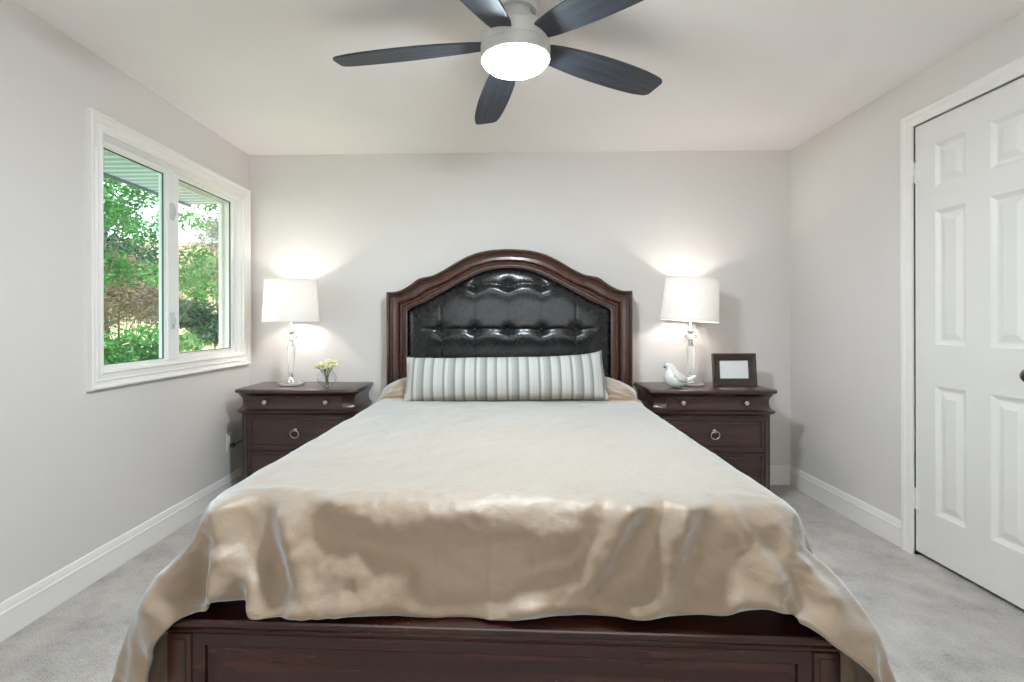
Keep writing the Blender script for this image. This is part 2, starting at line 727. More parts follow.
structure(MB().box(XL - WT, XR + WT, YF - WT, YB + WT, -0.12, 0.0).build('floor', M['carpet']))
structure(MB().box(XL - WT, XR + WT, YF - WT, YB + WT, HC, HC + 0.14).build('ceiling', M['ceiling']))
structure(MB().box(XL - WT, XR + WT, YB, YB + WT, 0, HC).build('wall_back', M['wall']))
FX0, FX1, FZ0, FZ1 = -1.25, 1.15, 0.75, 2.05      # unseen window added behind the camera for fill daylight
wf = MB()
wf.box(XL - WT, FX0, YF - WT, YF, 0, HC).box(FX1, XR + WT, YF - WT, YF, 0, HC)
wf.box(FX0, FX1, YF - WT, YF, 0, FZ0).box(FX0, FX1, YF - WT, YF, FZ1, HC)
structure(wf.build('wall_front', M['wall']))
# left wall with the window opening
WY0, WY1, WZ0, WZ1 = 2.254, 3.512, 0.902, 1.965
wl = MB()
wl.box(XL - WT, XL, YF, WY0, 0, HC).box(XL - WT, XL, WY1, YB, 0, HC)
wl.box(XL - WT, XL, WY0, WY1, 0, WZ0).box(XL - WT, XL, WY0, WY1, WZ1, HC)
structure(wl.build('wall_left', M['wall']))
# right wall with the door opening
DY0, DY1, DZ1 = 1.885, 2.545, 2.052
wr = MB()
wr.box(XR, XR + WT, YF, DY0, 0, HC).box(XR, XR + WT, DY1, YB, 0, HC).box(XR, XR + WT, DY0, DY1, DZ1, HC)
structure(wr.build('wall_right', M['wall']))

# baseboards: moulded profile (thickness from wall, height)
BBP = [(0, 0), (0.014, 0), (0.014, 0.088), (0.0155, 0.092), (0.0155, 0.097), (0.011, 0.102), (0.011, 0.108), (0.0085, 0.118), (0.006, 0.128), (0.0, 0.131)]


def baseboard(name, p0, p1, nrm):
    p0, p1, nrm = V(p0), V(p1), V(nrm)
    l0 = [p0 + nrm * t + V((0, 0, z)) for t, z in BBP]
    l1 = [p1 + nrm * t + V((0, 0, z)) for t, z in BBP]
    return structure(MB().loops([l0, l1]).build(name, M['trim']))


baseboard('baseboard_left', (XL, YF, 0), (XL, YB, 0), (1, 0, 0))
baseboard('baseboard_back', (XL, YB, 0), (XR, YB, 0), (0, -1, 0))
baseboard('baseboard_right', (XR, DY1 + 0.068, 0), (XR, YB, 0), (-1, 0, 0))
baseboard('baseboard_right', (XR, YF, 0), (XR, DY0 - 0.068, 0), (-1, 0, 0))

# ------------------------------------------------------------------ window (left wall)
# local frame: x runs along +Y of the room, outward (-y local) points into the room
win = empty('window_1', (XL, 0, 0))
win.rotation_euler = (0, 0, PI / 2)           # local x -> world y, local y -> world -x : -y local = into room
structure(win)
win['label'] = 'white vinyl sliding window with moulded casing, garden trees outside'
fill_win = empty('fill_window', (0, YF, 0), PI)
structure(fill_win)
fill_win['label'] = 'wide white window added behind the camera for fill daylight'
frame_sweep(MB(), -FX1, -FX0, FZ0, FZ1, [(-0.004, 0.0), (-0.004, 0.015), (0.04, 0.016), (0.07, 0.024), (0.08, 0.02), (0.08, 0.0)]).build('window_casing', M['trim'], fill_win)
f2 = MB()
frame_sweep(f2, -FX1, -FX0, FZ0, FZ1, [(0.0, 0.0), (-0.006, -0.002), (-0.006, -0.05), (-0.05, -0.05), (-0.05, -0.10), (0, -0.12)])
f2.cbox(-0.03 - (FX0 + FX1) / 2, 0.03 - (FX0 + FX1) / 2, 0.05, 0.10, FZ0 + 0.02, FZ1 - 0.02, 0.004)
f2.build('window_frame', M['vinyl'], fill_win)
MB().box(-FX1 + 0.03, -FX0 - 0.03, 0.070, 0.074, FZ0 + 0.03, FZ1 - 0.03).build('pane', M['pane_clear'], fill_win)
a, b, c, d = WY0, WY1, WZ0, WZ1
cas = [(-0.004, 0.0), (-0.004, 0.014), (0.004, 0.017), (0.012, 0.013), (0.030, 0.014), (0.036, 0.019), (0.044, 0.015), (0.056, 0.018),
       (0.062, 0.026), (0.069, 0.027), (0.074, 0.022), (0.076, 0.0)]
frame_sweep(MB(), a, b, c, d, cas).build('window_casing', M['trim'], win)
# jamb lining the wall opening
jb = MB()
frame_sweep(jb, a, b, c, d, [(-0.004, 0.0), (-0.012, -0.002), (-0.012, -0.10), (0.0, -0.13)])
jb.build('jamb', M['trim'], win)
# outer vinyl frame with the tracks
vf = MB()
frame_sweep(vf, a + 0.002, b - 0.002, c + 0.002, d - 0.002, [(0.0, -0.006), (-0.012, -0.006), (-0.012, -0.014), (-0.018, -0.014), (-0.018, -0.12), (0, -0.12)])
vf.build('window_frame', M['vinyl'], win)


def sash(x0, x1, z0, z1, depth, rails, pane_mat, name):
    s = MB()
    l, r, bt, tp = rails
    # four bars with chamfered inner edge
    s.cbox(x0, x0 + l, depth, depth + 0.034, z0, z1, 0.003).cbox(x1 - r, x1, depth, depth + 0.034, z0, z1, 0.003)
    s.cbox(x0 + l - 0.002, x1 - r + 0.002, depth + 0.002, depth + 0.034, z0, z0 + bt, 0.003)
    s.cbox(x0 + l - 0.002, x1 - r + 0.002, depth + 0.002, depth + 0.034, z1 - tp, z1, 0.003)
    o = s.build(name, M['vinyl'], win)
    g = MB().box(x0 + l - 0.004, x1 - r + 0.004, depth + 0.012, depth + 0.016, z0 + bt - 0.004, z1 - tp + 0.004)
    g.build('pane', pane_mat, o)
    q = MB()
    frame_sweep(q, x0 + l, x1 - r, z0 + bt, z1 - tp, [(0.001, -(depth + 0.006)), (-0.004, -(depth + 0.007)), (-0.004, -(depth + 0.014))])
    q.build('glazing_seal', M['seal'], o)
    return o


ls = sash(a + 0.006, 2.775, c + 0.014, d - 0.014, 0.020, (0.012, 0.048, 0.012, 0.038), M['pane'], 'sliding_sash')
rs = sash(2.80, b - 0.014, c + 0.016, d - 0.014, 0.046, (0.090, 0.040, 0.028, 0.020), M['pane_clear'], 'fixed_sash')
# interlocking meeting stile standing in front
ms = MB().cbox(2.735, 2.795, 0.008, 0.022, c + 0.016, d - 0.020, 0.004)
ms.cbox(2.795, 2.832, 0.014, 0.050, c + 0.018, d - 0.022, 0.004)
ms.build('meeting_stile', M['vinyl'], win)
for zc in (1.13, 1.72):
    lt = MB().cbox(2.752, 2.786, 0.000, 0.012, zc - 0.045, zc + 0.045, 0.005)
    lt.cbox(2.760, 2.776, -0.012, 0.002, zc - 0.02, zc + 0.024, 0.004)
    lt.build('sash_latch', M['latch'], win)
mid = 2.80
# outside screen frame of the right half
sf = MB()
frame_sweep(sf, mid + 0.16, b - 0.02, c + 0.02, d - 0.02, [(0.0, -0.120), (-0.022, -0.120), (-0.022, -0.140), (0, -0.140), (0.0, -0.120)])
sf.build('screen_frame', M['vinyl'], win)

# ------------------------------------------------------------------ door (right wall)
door = empty('door_1', (XR, 0, 0))
door.rotation_euler = (0, 0, -PI / 2)         # local x -> world -y ; local -y -> into the room
structure(door)
door['label'] = 'white six-panel door with white casing on the right wall'


def dX(y):
    return -y


dl, dr = dX(DY1), dX(DY0)                     # local x range, hinge edge first
db = MB()
ST, PW, MU = 0.112, 0.174, 0.112
sx0 = dl + 0.004
dw = dr - dl - 0.008
PW = (dw - 2 * ST - MU) / 2
cols = [(sx0 + ST, sx0 + ST + PW), (sx0 + ST + PW + MU, sx0 + ST + 2 * PW + MU)]
rows = [(0.232, 0.822), (1.012, 1.624), (1.732, 1.930)]
rects = [(c0, c1, r0, r1) for c0, c1 in cols for r0, r1 in rows]
DZ0 = 0.022
panel_face(db, sx0, sx0 + dw, DZ0, DZ1 - 0.004, rects, 0.004, ((0.004, 0.003), (0.018, 0.011), (0.026, 0.011), (0.052, 0.003)))
y1 = 0.040
db.add([(sx0, 0.004, DZ0), (sx0 + dw, 0.004, DZ0), (sx0 + dw, 0.004, DZ1 - 0.004), (sx0, 0.004, DZ1 - 0.004),
        (sx0, y1, DZ0), (sx0 + dw, y1, DZ0), (sx0 + dw, y1, DZ1 - 0.004), (sx0, y1, DZ1 - 0.004)],
       [(0, 1, 5, 4), (1, 2, 6, 5), (2, 3, 7, 6), (3, 0, 4, 7), (4, 5, 6, 7)])
db.build('door_leaf', M['door'], door)
dc = MB()
frame_sweep(dc, dl, dr, 0.0, DZ1, [(0.0, 0.0), (0.0, 0.011), (0.010, 0.014), (0.030, 0.015), (0.042, 0.019), (0.058, 0.020), (0.066, 0.013), (0.067, 0.0)],
            0.0, open_bottom=True)
dc.build('door_casing', M['trim'], door)
dj = MB()
frame_sweep(dj, dl, dr, 0.0, DZ1, [(0.0, 0.0), (0.0, -0.12), (0.02, -0.12)], 0.0, open_bottom=True)
frame_sweep(dj, dl, dr, 0.0, DZ1, [(0.0, -0.042), (-0.012, -0.042), (-0.012, -0.06), (0, -0.06)], 0.0, open_bottom=True)
dj.build('door_jamb', M['trim'], door)
for zc in (0.27, 1.83):
    h = MB()
    for q in range(3):
        h.lathe([(0.0, -0.016), (0.0065, -0.0155), (0.0065, 0.0155), (0.0, 0.016)], 12, (dl + 0.001, -0.006, zc + (q - 1) * 0.033))
    h.lathe([(0, -0.006), (0.005, -0.004), (0.005, 0.002), (0, 0.006)], 10, (dl + 0.001, -0.006, zc + 0.055))
    h.box(dl, dl + 0.022, 0.0, 0.0045, zc - 0.05, zc + 0.05)
    h.build('hinge', M['trim'], door, 40)
kn = MB()
kr = Matrix.Rotation(PI / 2, 3, 'X')          # lathe axis +z -> -y
kx, kz = dr - 0.064, 0.918
kn.lathe([(0, -0.004), (0.031, -0.004), (0.032, 0.001), (0.030, 0.006), (0.022, 0.009), (0.011, 0.012), (0.010, 0.030), (0.014, 0.034), (0.024, 0.040),
          (0.0275, 0.049), (0.0265, 0.058), (0.020, 0.066), (0.010, 0.069), (0, 0.0695)], 28, (kx, 0.0, kz), kr)
kn.build('door_knob', M['bronze'], door, 40)
structure(MB().box(XR + WT, XR + WT + 0.04, DY0 - 0.1, DY1 + 0.1, -0.05, DZ1 + 0.1).build('wall_light_block', M['wall']))  # added board behind the door, blocks outside light leaking under it

# ------------------------------------------------------------------ wall outlet
out = empty('wall_outlet', (XL, 3.335, 0.345), 0)
tag(out, 'white wall outlet with dark plug and cord beside left nightstand', 'outlet')
MB().cbox(0.0, 0.006, -0.036, 0.036, -0.058, 0.058, 0.003).build('cover_plate', M['plate'], out)
for q in (0.022, -0.022):
    MB().cbox(0.004, 0.009, -0.017, 0.017, q - 0.015, q + 0.015, 0.002).build('socket', M['plate'], out)
plug = empty('power_plug', (XL, 3.335, 0.323))
tag(plug, 'dark power plug in the outlet by the left nightstand', 'plug')
MB().cbox(0.010, 0.036, -0.013, 0.013, -0.014, 0.014, 0.004).build('plug_body', M['plug'], plug)
cd = catmull([(0.034, 0, 0), (0.055, 0.005, 0.012), (0.06, 0.04, 0.02), (0.052, 0.10, 0.0), (0.04, 0.17, -0.05), (0.035, 0.22, -0.14)], 6)
MB().tube(cd, 0.003, 8).build('cord', M['plug'], plug, 60)

# ------------------------------------------------------------------ ceiling fan
FANC = V((0.05, 1.885, 0))
fan = empty('ceiling_fan', (FANC.x, FANC.y, HC))
tag(fan, 'brushed nickel ceiling fan with five charcoal blades and lit round glass', 'ceiling fan')
BZ = 2.128 - HC
MB().lathe([(0.0, 0.0), (0.078, 0.0), (0.080, -0.004), (0.080, -0.050), (0.076, -0.056), (0.0, -0.056)], 48).build('canopy', M['nickel'], fan, 35)
MB().lathe([(0.0, -0.056), (0.058, -0.056), (0.060, -0.062), (0.060, -0.105), (0.0, -0.105)], 48).build('neck', M['nickel'], fan, 35)
MB().lathe([(0.0, -0.100), (0.060, -0.100), (0.095, -0.108), (0.118, -0.122), (0.126, -0.135), (0.126, -0.180), (0.122, -0.183), (0.122, -0.187),
            (0.126, -0.190), (0.126, -0.226), (0.124, -0.229), (0.118, -0.229), (0.117, -0.222), (0.0, -0.222)], 64).build('motor_housing', M['nickel'], fan, 30)
lens = MB().lathe([(0.115, -0.223), (0.116, -0.232), (0.113, -0.240), (0.102, -0.250), (0.080, -0.257), (0.04, -0.261), (0.0, -0.262)], 64)
lens.build('light_lens', M['lens'], fan, 60)

# blade outline: (distance along, half width leading, half width trailing)
BL = [(0.100, 0.030, 0.030), (0.14, 0.046, 0.044), (0.22, 0.060, 0.056), (0.34, 0.072, 0.066), (0.46, 0.076, 0.068), (0.56, 0.074, 0.064), (0.62, 0.069, 0.058),
      (0.655, 0.062, 0.052), (0.672, 0.056, 0.046), (0.681, 0.046, 0.034), (0.683, 0.040, 0.020)]
PITCH = math.radians(11)
for k in range(5):
    ang = math.radians(100.6 + 72 * k)
    bl = MB()
    loops = []
    cen = catmull([(p, q, r) for p, q, r in BL], 4)
    for p in cen:
        x, w0, w1 = p
        droop = -0.012 * (x / 0.68) ** 2
        th = 0.0035
        lp = []
        for s in (-1.0, -0.5, 0.0, 0.5, 1.0):
            yy = s * (w0 if s > 0 else w1)
            lp.append((x, yy, droop + th))
        for s in (1.0, 0.5, 0.0, -0.5, -1.0):
            yy = s * (w0 if s > 0 else w1)
            lp.append((x, yy, droop - th))
        loops.append([V(q) for q in lp])
    bl.loops(loops)
    bl.tf(Matrix.Rotation(-PITCH, 4, 'X'))
    o = bl.build('blade', M['blade'], fan, 40)
    o.location = (0, 0, BZ)
    o.rotation_euler = (0, 0.026 * math.sin(ang), ang)
    ir = MB().cbox(0.085, 0.175, -0.022, 0.022, 0.0045, 0.010, 0.002)
    for sx in (0.125, 0.16):
        ir.lathe([(0, 0), (0.005, 0.0), (0.004, 0.003), (0, 0.004)], 10, (sx, 0, 0.0095))
    ir.tf(Matrix.Rotation(-PITCH, 4, 'X'))
    ir.build('blade_bracket', M['nickel'], o, 40)

# ------------------------------------------------------------------ bed
BX, BY, BR = 0.04, 3.50, -0.0289
bed = empty('bed', (BX, BY, 0), BR)
tag(bed, 'dark cherry wood bed with arched black tufted leather headboard and panelled footboard', 'bed')

outer_half = [(-0.818, 1.323), (-0.768, 1.322), (-0.72, 1.334), (-0.66, 1.368), (-0.615, 1.402), (-0.585, 1.416), (-0.545, 1.423), (-0.50, 1.434), (-0.43, 1.468),
              (-0.34, 1.522), (-0.24, 1.570), (-0.13, 1.596), (0.0, 1.604)]
inner_half = [(-0.683, 1.196), (-0.65, 1.218), (-0.60, 1.240), (-0.56, 1.258), (-0.50, 1.290), (-0.452, 1.316), (-0.39, 1.350), (-0.323, 1.386), (-0.25, 1.424),
              (-0.18, 1.453), (-0.09, 1.476), (0.0, 1.483)]


def poly_at_x(pts, x):
    return lerp_tab([(p[0], p[1]) for p in pts], x)


oc = [(p.x, p.y) for p in catmull([(q[0], q[1], 0) for q in outer_half], 6)]
ic = [(p.x, p.y) for p in catmull([(q[0], q[1], 0) for q in inner_half], 6)]


def inner_top(x):
    return poly_at_x(ic, -abs(x))


N_TOP = 44
outer, inner = [], []
for z in (0.0, 0.4, 0.8, 1.1):
    outer.append((-0.818, z * 1.323 / 1.2))
    inner.append((-0.683, 0.42 + z * (1.196 - 0.42) / 1.2))
for i in range(N_TOP + 1):
    s = i / N_TOP
    xo = -0.818 + 0.818 * s
    xi = -0.683 + 0.683 * s
    outer.append((xo, poly_at_x(oc, xo)))
    inner.append((xi, poly_at_x(ic, xi)))
outer += [(-p[0], p[1]) for p in reversed(outer[:-1])]
inner += [(-p[0], p[1]) for p in reversed(inner[:-1])]
hprof = [(0.0, -0.07), (0.0, 0.034), (0.015, 0.046), (0.09, 0.052), (0.15, 0.048), (0.165, 0.032), (0.19, 0.030), (0.205, 0.038), (0.25, 0.036), (0.27, 0.022), (0.40, 0.015),
         (0.54, 0.017), (0.62, 0.026), (0.64, 0.016), (0.67, 0.034), (0.73, 0.040), (0.80, 0.036), (0.82, 0.020), (0.90, 0.020), (0.92, 0.010), (1.0, 0.008), (1.0, -0.04)]
lps = []
for t, p in hprof:
    lps.append([V((o[0] + (i[0] - o[0]) * t, -p, o[1] + (i[1] - o[1]) * t)) for o, i in zip(outer, inner)])
hb = MB().loops(lps, close_ends=False, ring=False)
headb = hb.build('headboard', M['wood'], bed, 28)
# back board
bk = MB()
n = len(outer)
bk.add([(x, 0.05, z) for x, z in outer] + [(x, 0.07, z) for x, z in outer],
       [tuple(range(n)), tuple(n + i for i in reversed(range(n)))] + [(i, (i + 1) % n, n + (i + 1) % n, n + i) for i in range(n)])
bk.build('back_board', M['wood'], headb)
# tufted leather
low_btn = [(-0.453 + 0.2265 * k, 1.067) for k in range(5)]
top_btn = [(-0.2265, 1.372), (0.0, 1.372), (0.2265, 1.372)]
ZB = 0.50


def tuft(x, z):
    top = inner_top(x)
    e = min(x + 0.683, 0.683 - x, (top - z) * 0.9, 0.4)
    h = 0.034 * (1 - math.exp(-max(e, 0) / 0.028))
    for bx, bz in low_btn + top_btn:
        r2 = ((x - bx) ** 2 + (z - bz) ** 2)
        h -= 0.015 * math.exp(-r2 / (2 * 0.026 ** 2)) + 0.006 * math.exp(-r2 / (2 * 0.010 ** 2))
    # scalloped pleats running between the buttons
    for row, z0, am, x_lo, x_hi in ((low_btn, 1.060, 0.014, -0.60, 0.60), (top_btn, 1.350, 0.030, -0.36, 0.36)):
        if x_lo < x < x_hi:
            fr = ((x + 0.453) / 0.2265) % 1.0
            zc = z0 + am * math.sin(PI * fr) - 0.004
            fade = sstep(x_lo, x_lo + 0.08, x) * (1 - sstep(x_hi - 0.08, x_hi, x))
            dz = z - zc
            h -= fade * 0.008 * math.exp(-dz * dz / (2 * (0.010 if dz > 0 else 0.016) ** 2))
            if dz < 0:
                h += fade * 0.006 * math.exp(-((dz + 0.045) ** 2) / (2 * 0.03 ** 2))
    # vertical seams
    for sx in (-0.453, -0.2265, 0.0, 0.2265, 0.453):
        am = 0.0010 if z > 1.067 else 0.0014
        h -= am * math.exp(-((x - sx) ** 2) / (2 * 0.005 ** 2))
    h += 0.0005 * noise.noise(V((x * 9, z * 9, 2.0)))
    return h


NX, NZ = 220, 150
vs, fs = [], []
for j in range(NZ + 1):
    for i in range(NX + 1):
        x = -0.684 + 1.368 * i / NX
        z = ZB + (inner_top(x) - ZB) * j / NZ
        vs.append((x, 0.006 - tuft(x, z), z))
for j in range(NZ):
    for i in range(NX):
        q = j * (NX + 1) + i
        fs.append((q, q + 1, q + NX + 2, q + NX + 1))
mesh_obj('leather_panel', vs, fs, M['leather'], headb, True)
for bx, bz in low_btn + top_btn:
    MB().sphere((bx, 0.0, bz), 0.012, 1, 0.55, 1, 16, 10).build('tuft_button', M['leather'], headb, 80,
                                                              loc=(0, 0.003 - tuft(bx, bz) - 0.001, 0))

# footboard, local y of its front face
FY = -2.25
fb = MB()
FHW = 0.812
prof_cap = [(-0.006, 0.345), (0.0, 0.347), (0.004, 0.352), (0.012, 0.356), (0.018, 0.362), (0.020, 0.368), (0.016, 0.372), (0.022, 0.376), (0.026, 0.382), (0.026, 0.390),
            (0.022, 0.395), (0.0, 0.396)]
FD = 0.10
cl = []
for o_, z_ in prof_cap:
    o2 = o_ - 0.004
    cl.append([V((-FHW - o2, FY - o2, z_)), V((FHW + o2, FY - o2, z_)), V((FHW + o2, FY + FD + o2 * 0.3, z_)), V((-FHW - o2, FY + FD + o2 * 0.3, z_))])
footb = MB()
panel_face(footb, -FHW + 0.06, FHW - 0.06, 0.07, 0.346, [(-FHW + 0.095, FHW - 0.095, 0.115, 0.318)], FY + 0.006,
           ((0.002, 0.010), (0.012, 0.016), (0.020, 0.016), (0.045, 0.006), (0.052, 0.004)))
footb.box(-FHW + 0.02, FHW - 0.02, FY + 0.03, FY + FD - 0.01, 0.07, 0.346)
footb = footb.build('footboard', M['wood_foot'], bed, 30)
MB().loops(cl).build('top_cap', M['wood_cap'], footb, 40)
for s in (-1, 1):
    ps = MB()
    x0, x1 = sorted((s * (FHW - 0.062), s * FHW))
    ps.cbox(x0, x1, FY, FY + FD, 0.0, 0.347, 0.004)
    ps.cbox(min(x0, x1) + 0.012, max(x0, x1) - 0.012, FY - 0.004, FY + 0.01, 0.09, 0.335, 0.003)
    ps.build('post', M['wood'], footb, 40)
    x0, x1 = sorted((s * 0.775, s * 0.80))
    MB().cbox(x0, x1, FY + FD, 0.0, 0.14, 0.36, 0.004).build('side_rail', M['woodx'], bed, 40)

# mattress
MXW, MY0, MY1, MZ0, MZ1 = 0.765, -2.125, -0.045, 0.30, 0.625
mt = MB().cbox(-MXW, MXW, MY0, MY1, MZ0, MZ1, 0.045).build('mattress', plain('mattress_ticking', srgb(220, 216, 208), 0.8), None, 50)
mt.location, mt.rotation_euler = (BX, BY, 0), (0, 0, BR)
tag(mt, 'white mattress under the cream comforter on the bed', 'mattress')
MB().box(-0.774, 0.774, FY + FD, 0.0, 0.26, 0.299).build('slat_base', M['woodx'], bed)


# ------------------------------------------------------------------ comforter: draped by a cloth simulation, then frozen to a mesh
def drape():
    coll = []

    def collider(mb, fr=12.0):
        o = mb.build('collider', M['trim'])
        md = o.modifiers.new('c', 'COLLISION')
        o.collision.thickness_outer = 0.010
        o.collision.thickness_inner = 0.1
        o.collision.cloth_friction = fr
        o.collision.damping = 0.6
        coll.append(o)
        return o

    def rounded(x0, x1, y0, y1, z0, z1, r, seg=5):
        bm = bmesh.new()
        bmesh.ops.create_cube(bm, size=1.0)
        for v in bm.verts:
            v.co = V((x0 + (v.co.x + 0.5) * (x1 - x0), y0 + (v.co.y + 0.5) * (y1 - y0), z0 + (v.co.z + 0.5) * (z1 - z0)))
        bmesh.ops.bevel(bm, geom=list(bm.edges), offset=r, segments=seg, profile=0.5, affect='EDGES')
        bmesh.ops.triangulate(bm, faces=bm.faces)
        bm.verts.index_update()
        mb = MB()
        mb.add([v.co.copy() for v in bm.verts], [[v.index for v in f.verts] for f in bm.faces])
        bm.free()
        return mb

    collider(rounded(-MXW - 0.02, MXW + 0.02, MY0 - 0.005, MY1, MZ0 - 0.15, MZ1 + 0.01, 0.05))
    collider(rounded(-FHW - 0.022, FHW + 0.022, FY - 0.022, FY + FD, 0.0, 0.396, 0.012, 2), 30)
    for sx in (-0.40, 0.40):
        pm = MB().sphere((sx, -0.17, MZ1 + 0.02), 1.0, 0.40, 0.18, 0.13, 24, 14)
        collider(pm)
    NXc, NYc = 100, 88
    HWc = 1.46
    ya, yb = -2.322, -0.03
    vs, fs = [], []
    for j in range(NYc + 1):
        for i in range(NXc + 1):
            x = -HWc + 2 * HWc * i / NXc
            yf_ = ya - 0.16 * sstep(0.72, 1.05, abs(x))
            y = yf_ + (yb - yf_) * j / NYc
            z = 0.80 + 0.012 * noise.noise(V((x * 3, y * 3, 0.3))) + 0.006 * noise.noise(V((x * 9, y * 9, 4.0)))
            vs.append((x, y, z))
    for j in range(NYc):
        for i in range(NXc):
            q = j * (NXc + 1) + i
            fs.append((q, q + 1, q + NXc + 2, q + NXc + 1))
    o = mesh_obj('cloth', vs, fs, M['sateen'])
    vg = o.vertex_groups.new(name='pin')
    vg.add([j * (NXc + 1) + i for j in range(NYc, NYc + 1) for i in range(22, NXc - 21)], 1.0, 'ADD')
    md = o.modifiers.new('cl', 'CLOTH')
    st = md.settings
    st.quality = 7
    st.mass = 0.35
    st.tension_stiffness = st.compression_stiffness = 18
    st.shear_stiffness = 6
    st.bending_stiffness = 0.2
    st.shrink_min = -0.015
    st.air_damping = 1.2
    cs = md.collision_settings
    cs.distance_min = 0.010
    cs.collision_quality = 3
    cs.use_self_collision = True
    cs.self_distance_min = 0.008
    cs.friction = 18
    sb = o.modifiers.new('ss', 'SUBSURF')
    sb.levels = sb.render_levels = 2
    FR = 75
    md.point_cache.frame_start, md.point_cache.frame_end = 1, FR
    SC.frame_start, SC.frame_end = 1, FR
    for f in range(1, FR + 1):
        SC.frame_set(f)
    dg = bpy.context.evaluated_depsgraph_get()
    me = bpy.data.meshes.new_from_object(o.evaluated_get(dg))
    for c_ in coll + [o]:
        bpy.data.objects.remove(c_, do_unlink=True)
    SC.frame_set(1)
    return me


# creases pressed into the front drop: polylines in (x, z) of the front face, height, reach above, reach below
RIDGES = [
    ([(0.01, .385), (0.07, .43), (.22, .475), (.28, .54), (.325, .615), (.38, .66)], .020, .035, .014),
    ([(.27, .385), (.38, .44), (.43, .475), (.445, .55), (.49, .63), (.52, .67)], .018, .032, .014),
    ([(-.56, .41), (-.44, .435), (-.31, .445), (-.23, .475)], .018, .045, .014),
    ([(-.54, .375), (-.40, .40), (-.20, .395), (0.0, .385)], .016, .04, .015),
    ([(-.54, .60), (-.50, .535), (-.43, .50), (-.34, .50)], .016, .035, .013),
    ([(-.53, .56), (-.50, .50), (-.44, .45)], .012, .022, .012),
    ([(-.695, .62), (-.69, .50), (-.655, .39)], .026, .035, .020),
    ([(-.66, .52), (-.60, .47), (-.565, .39)], .018, .028, .014),
    ([(-.735, .62), (-.77, .50), (-.80, .43)], .020, .03, .02),
    ([(.60, .62), (.64, .54), (.70, .45)], .012, .03, .02),
    ([(.70, .60), (.73, .54), (.77, .46)], .012, .03, .02),
    ([(.02, .60), (.12, .585), (.22, .61), (.25, .64)], .008, .03, .01),
    ([(-.44, .645), (-.33, .60), (-.20, .60), (-.05, .62)], .009, .03, .012),
    ([(.12, .555), (.20, .575)], .006, .02, .008),
]


def crease(x, z):
    h = 0.0
    for pts, am, up, dn in RIDGES:
        best = None
        for (x0, z0), (x1, z1) in zip(pts, pts[1:]):
            dx, dz = x1 - x0, z1 - z0
            L2 = dx * dx + dz * dz
            t = max(0.0, min(1.0, ((x - x0) * dx + (z - z0) * dz) / L2))
            ex, ez = x - (x0 + dx * t), z - (z0 + dz * t)
            d2 = ex * ex + ez * ez
            if best is None or d2 < best[0]:
                L = math.sqrt(L2)
                nx, nz = (-dz / L, dx / L) if dx >= 0 else (dz / L, -dx / L)
                best = (d2, ex * nx + ez * nz)
        if best[0] > 0.02:
            continue
        d = math.sqrt(best[0])
        w = max(dn * 1.8, 0.036) + (up - max(dn * 1.8, 0.036)) / (1 + math.exp(-best[1] / 0.012))
        g = math.exp(-(d / w) ** 2)
        h += 2.0 * am * g * (1.0 + 0.45 * noise.noise(V((x * 12, z * 12, am * 900)))) + 0.004 * g * noise.noise(V((x * 50, z * 50, 3.0))) + 0.003 * g * noise.noise(V((x * 24, z * 30, 5.0)))
    for xc, am in ((-0.144, .0025), (-0.008, .0045), (0.10, .0015)):   # ironed-in vertical creases
        if z < 0.63:
            h += am * math.exp(-((x - xc) / 0.006) ** 2) * min(1, max(0, (0.63 - z) / 0.05))
    return h


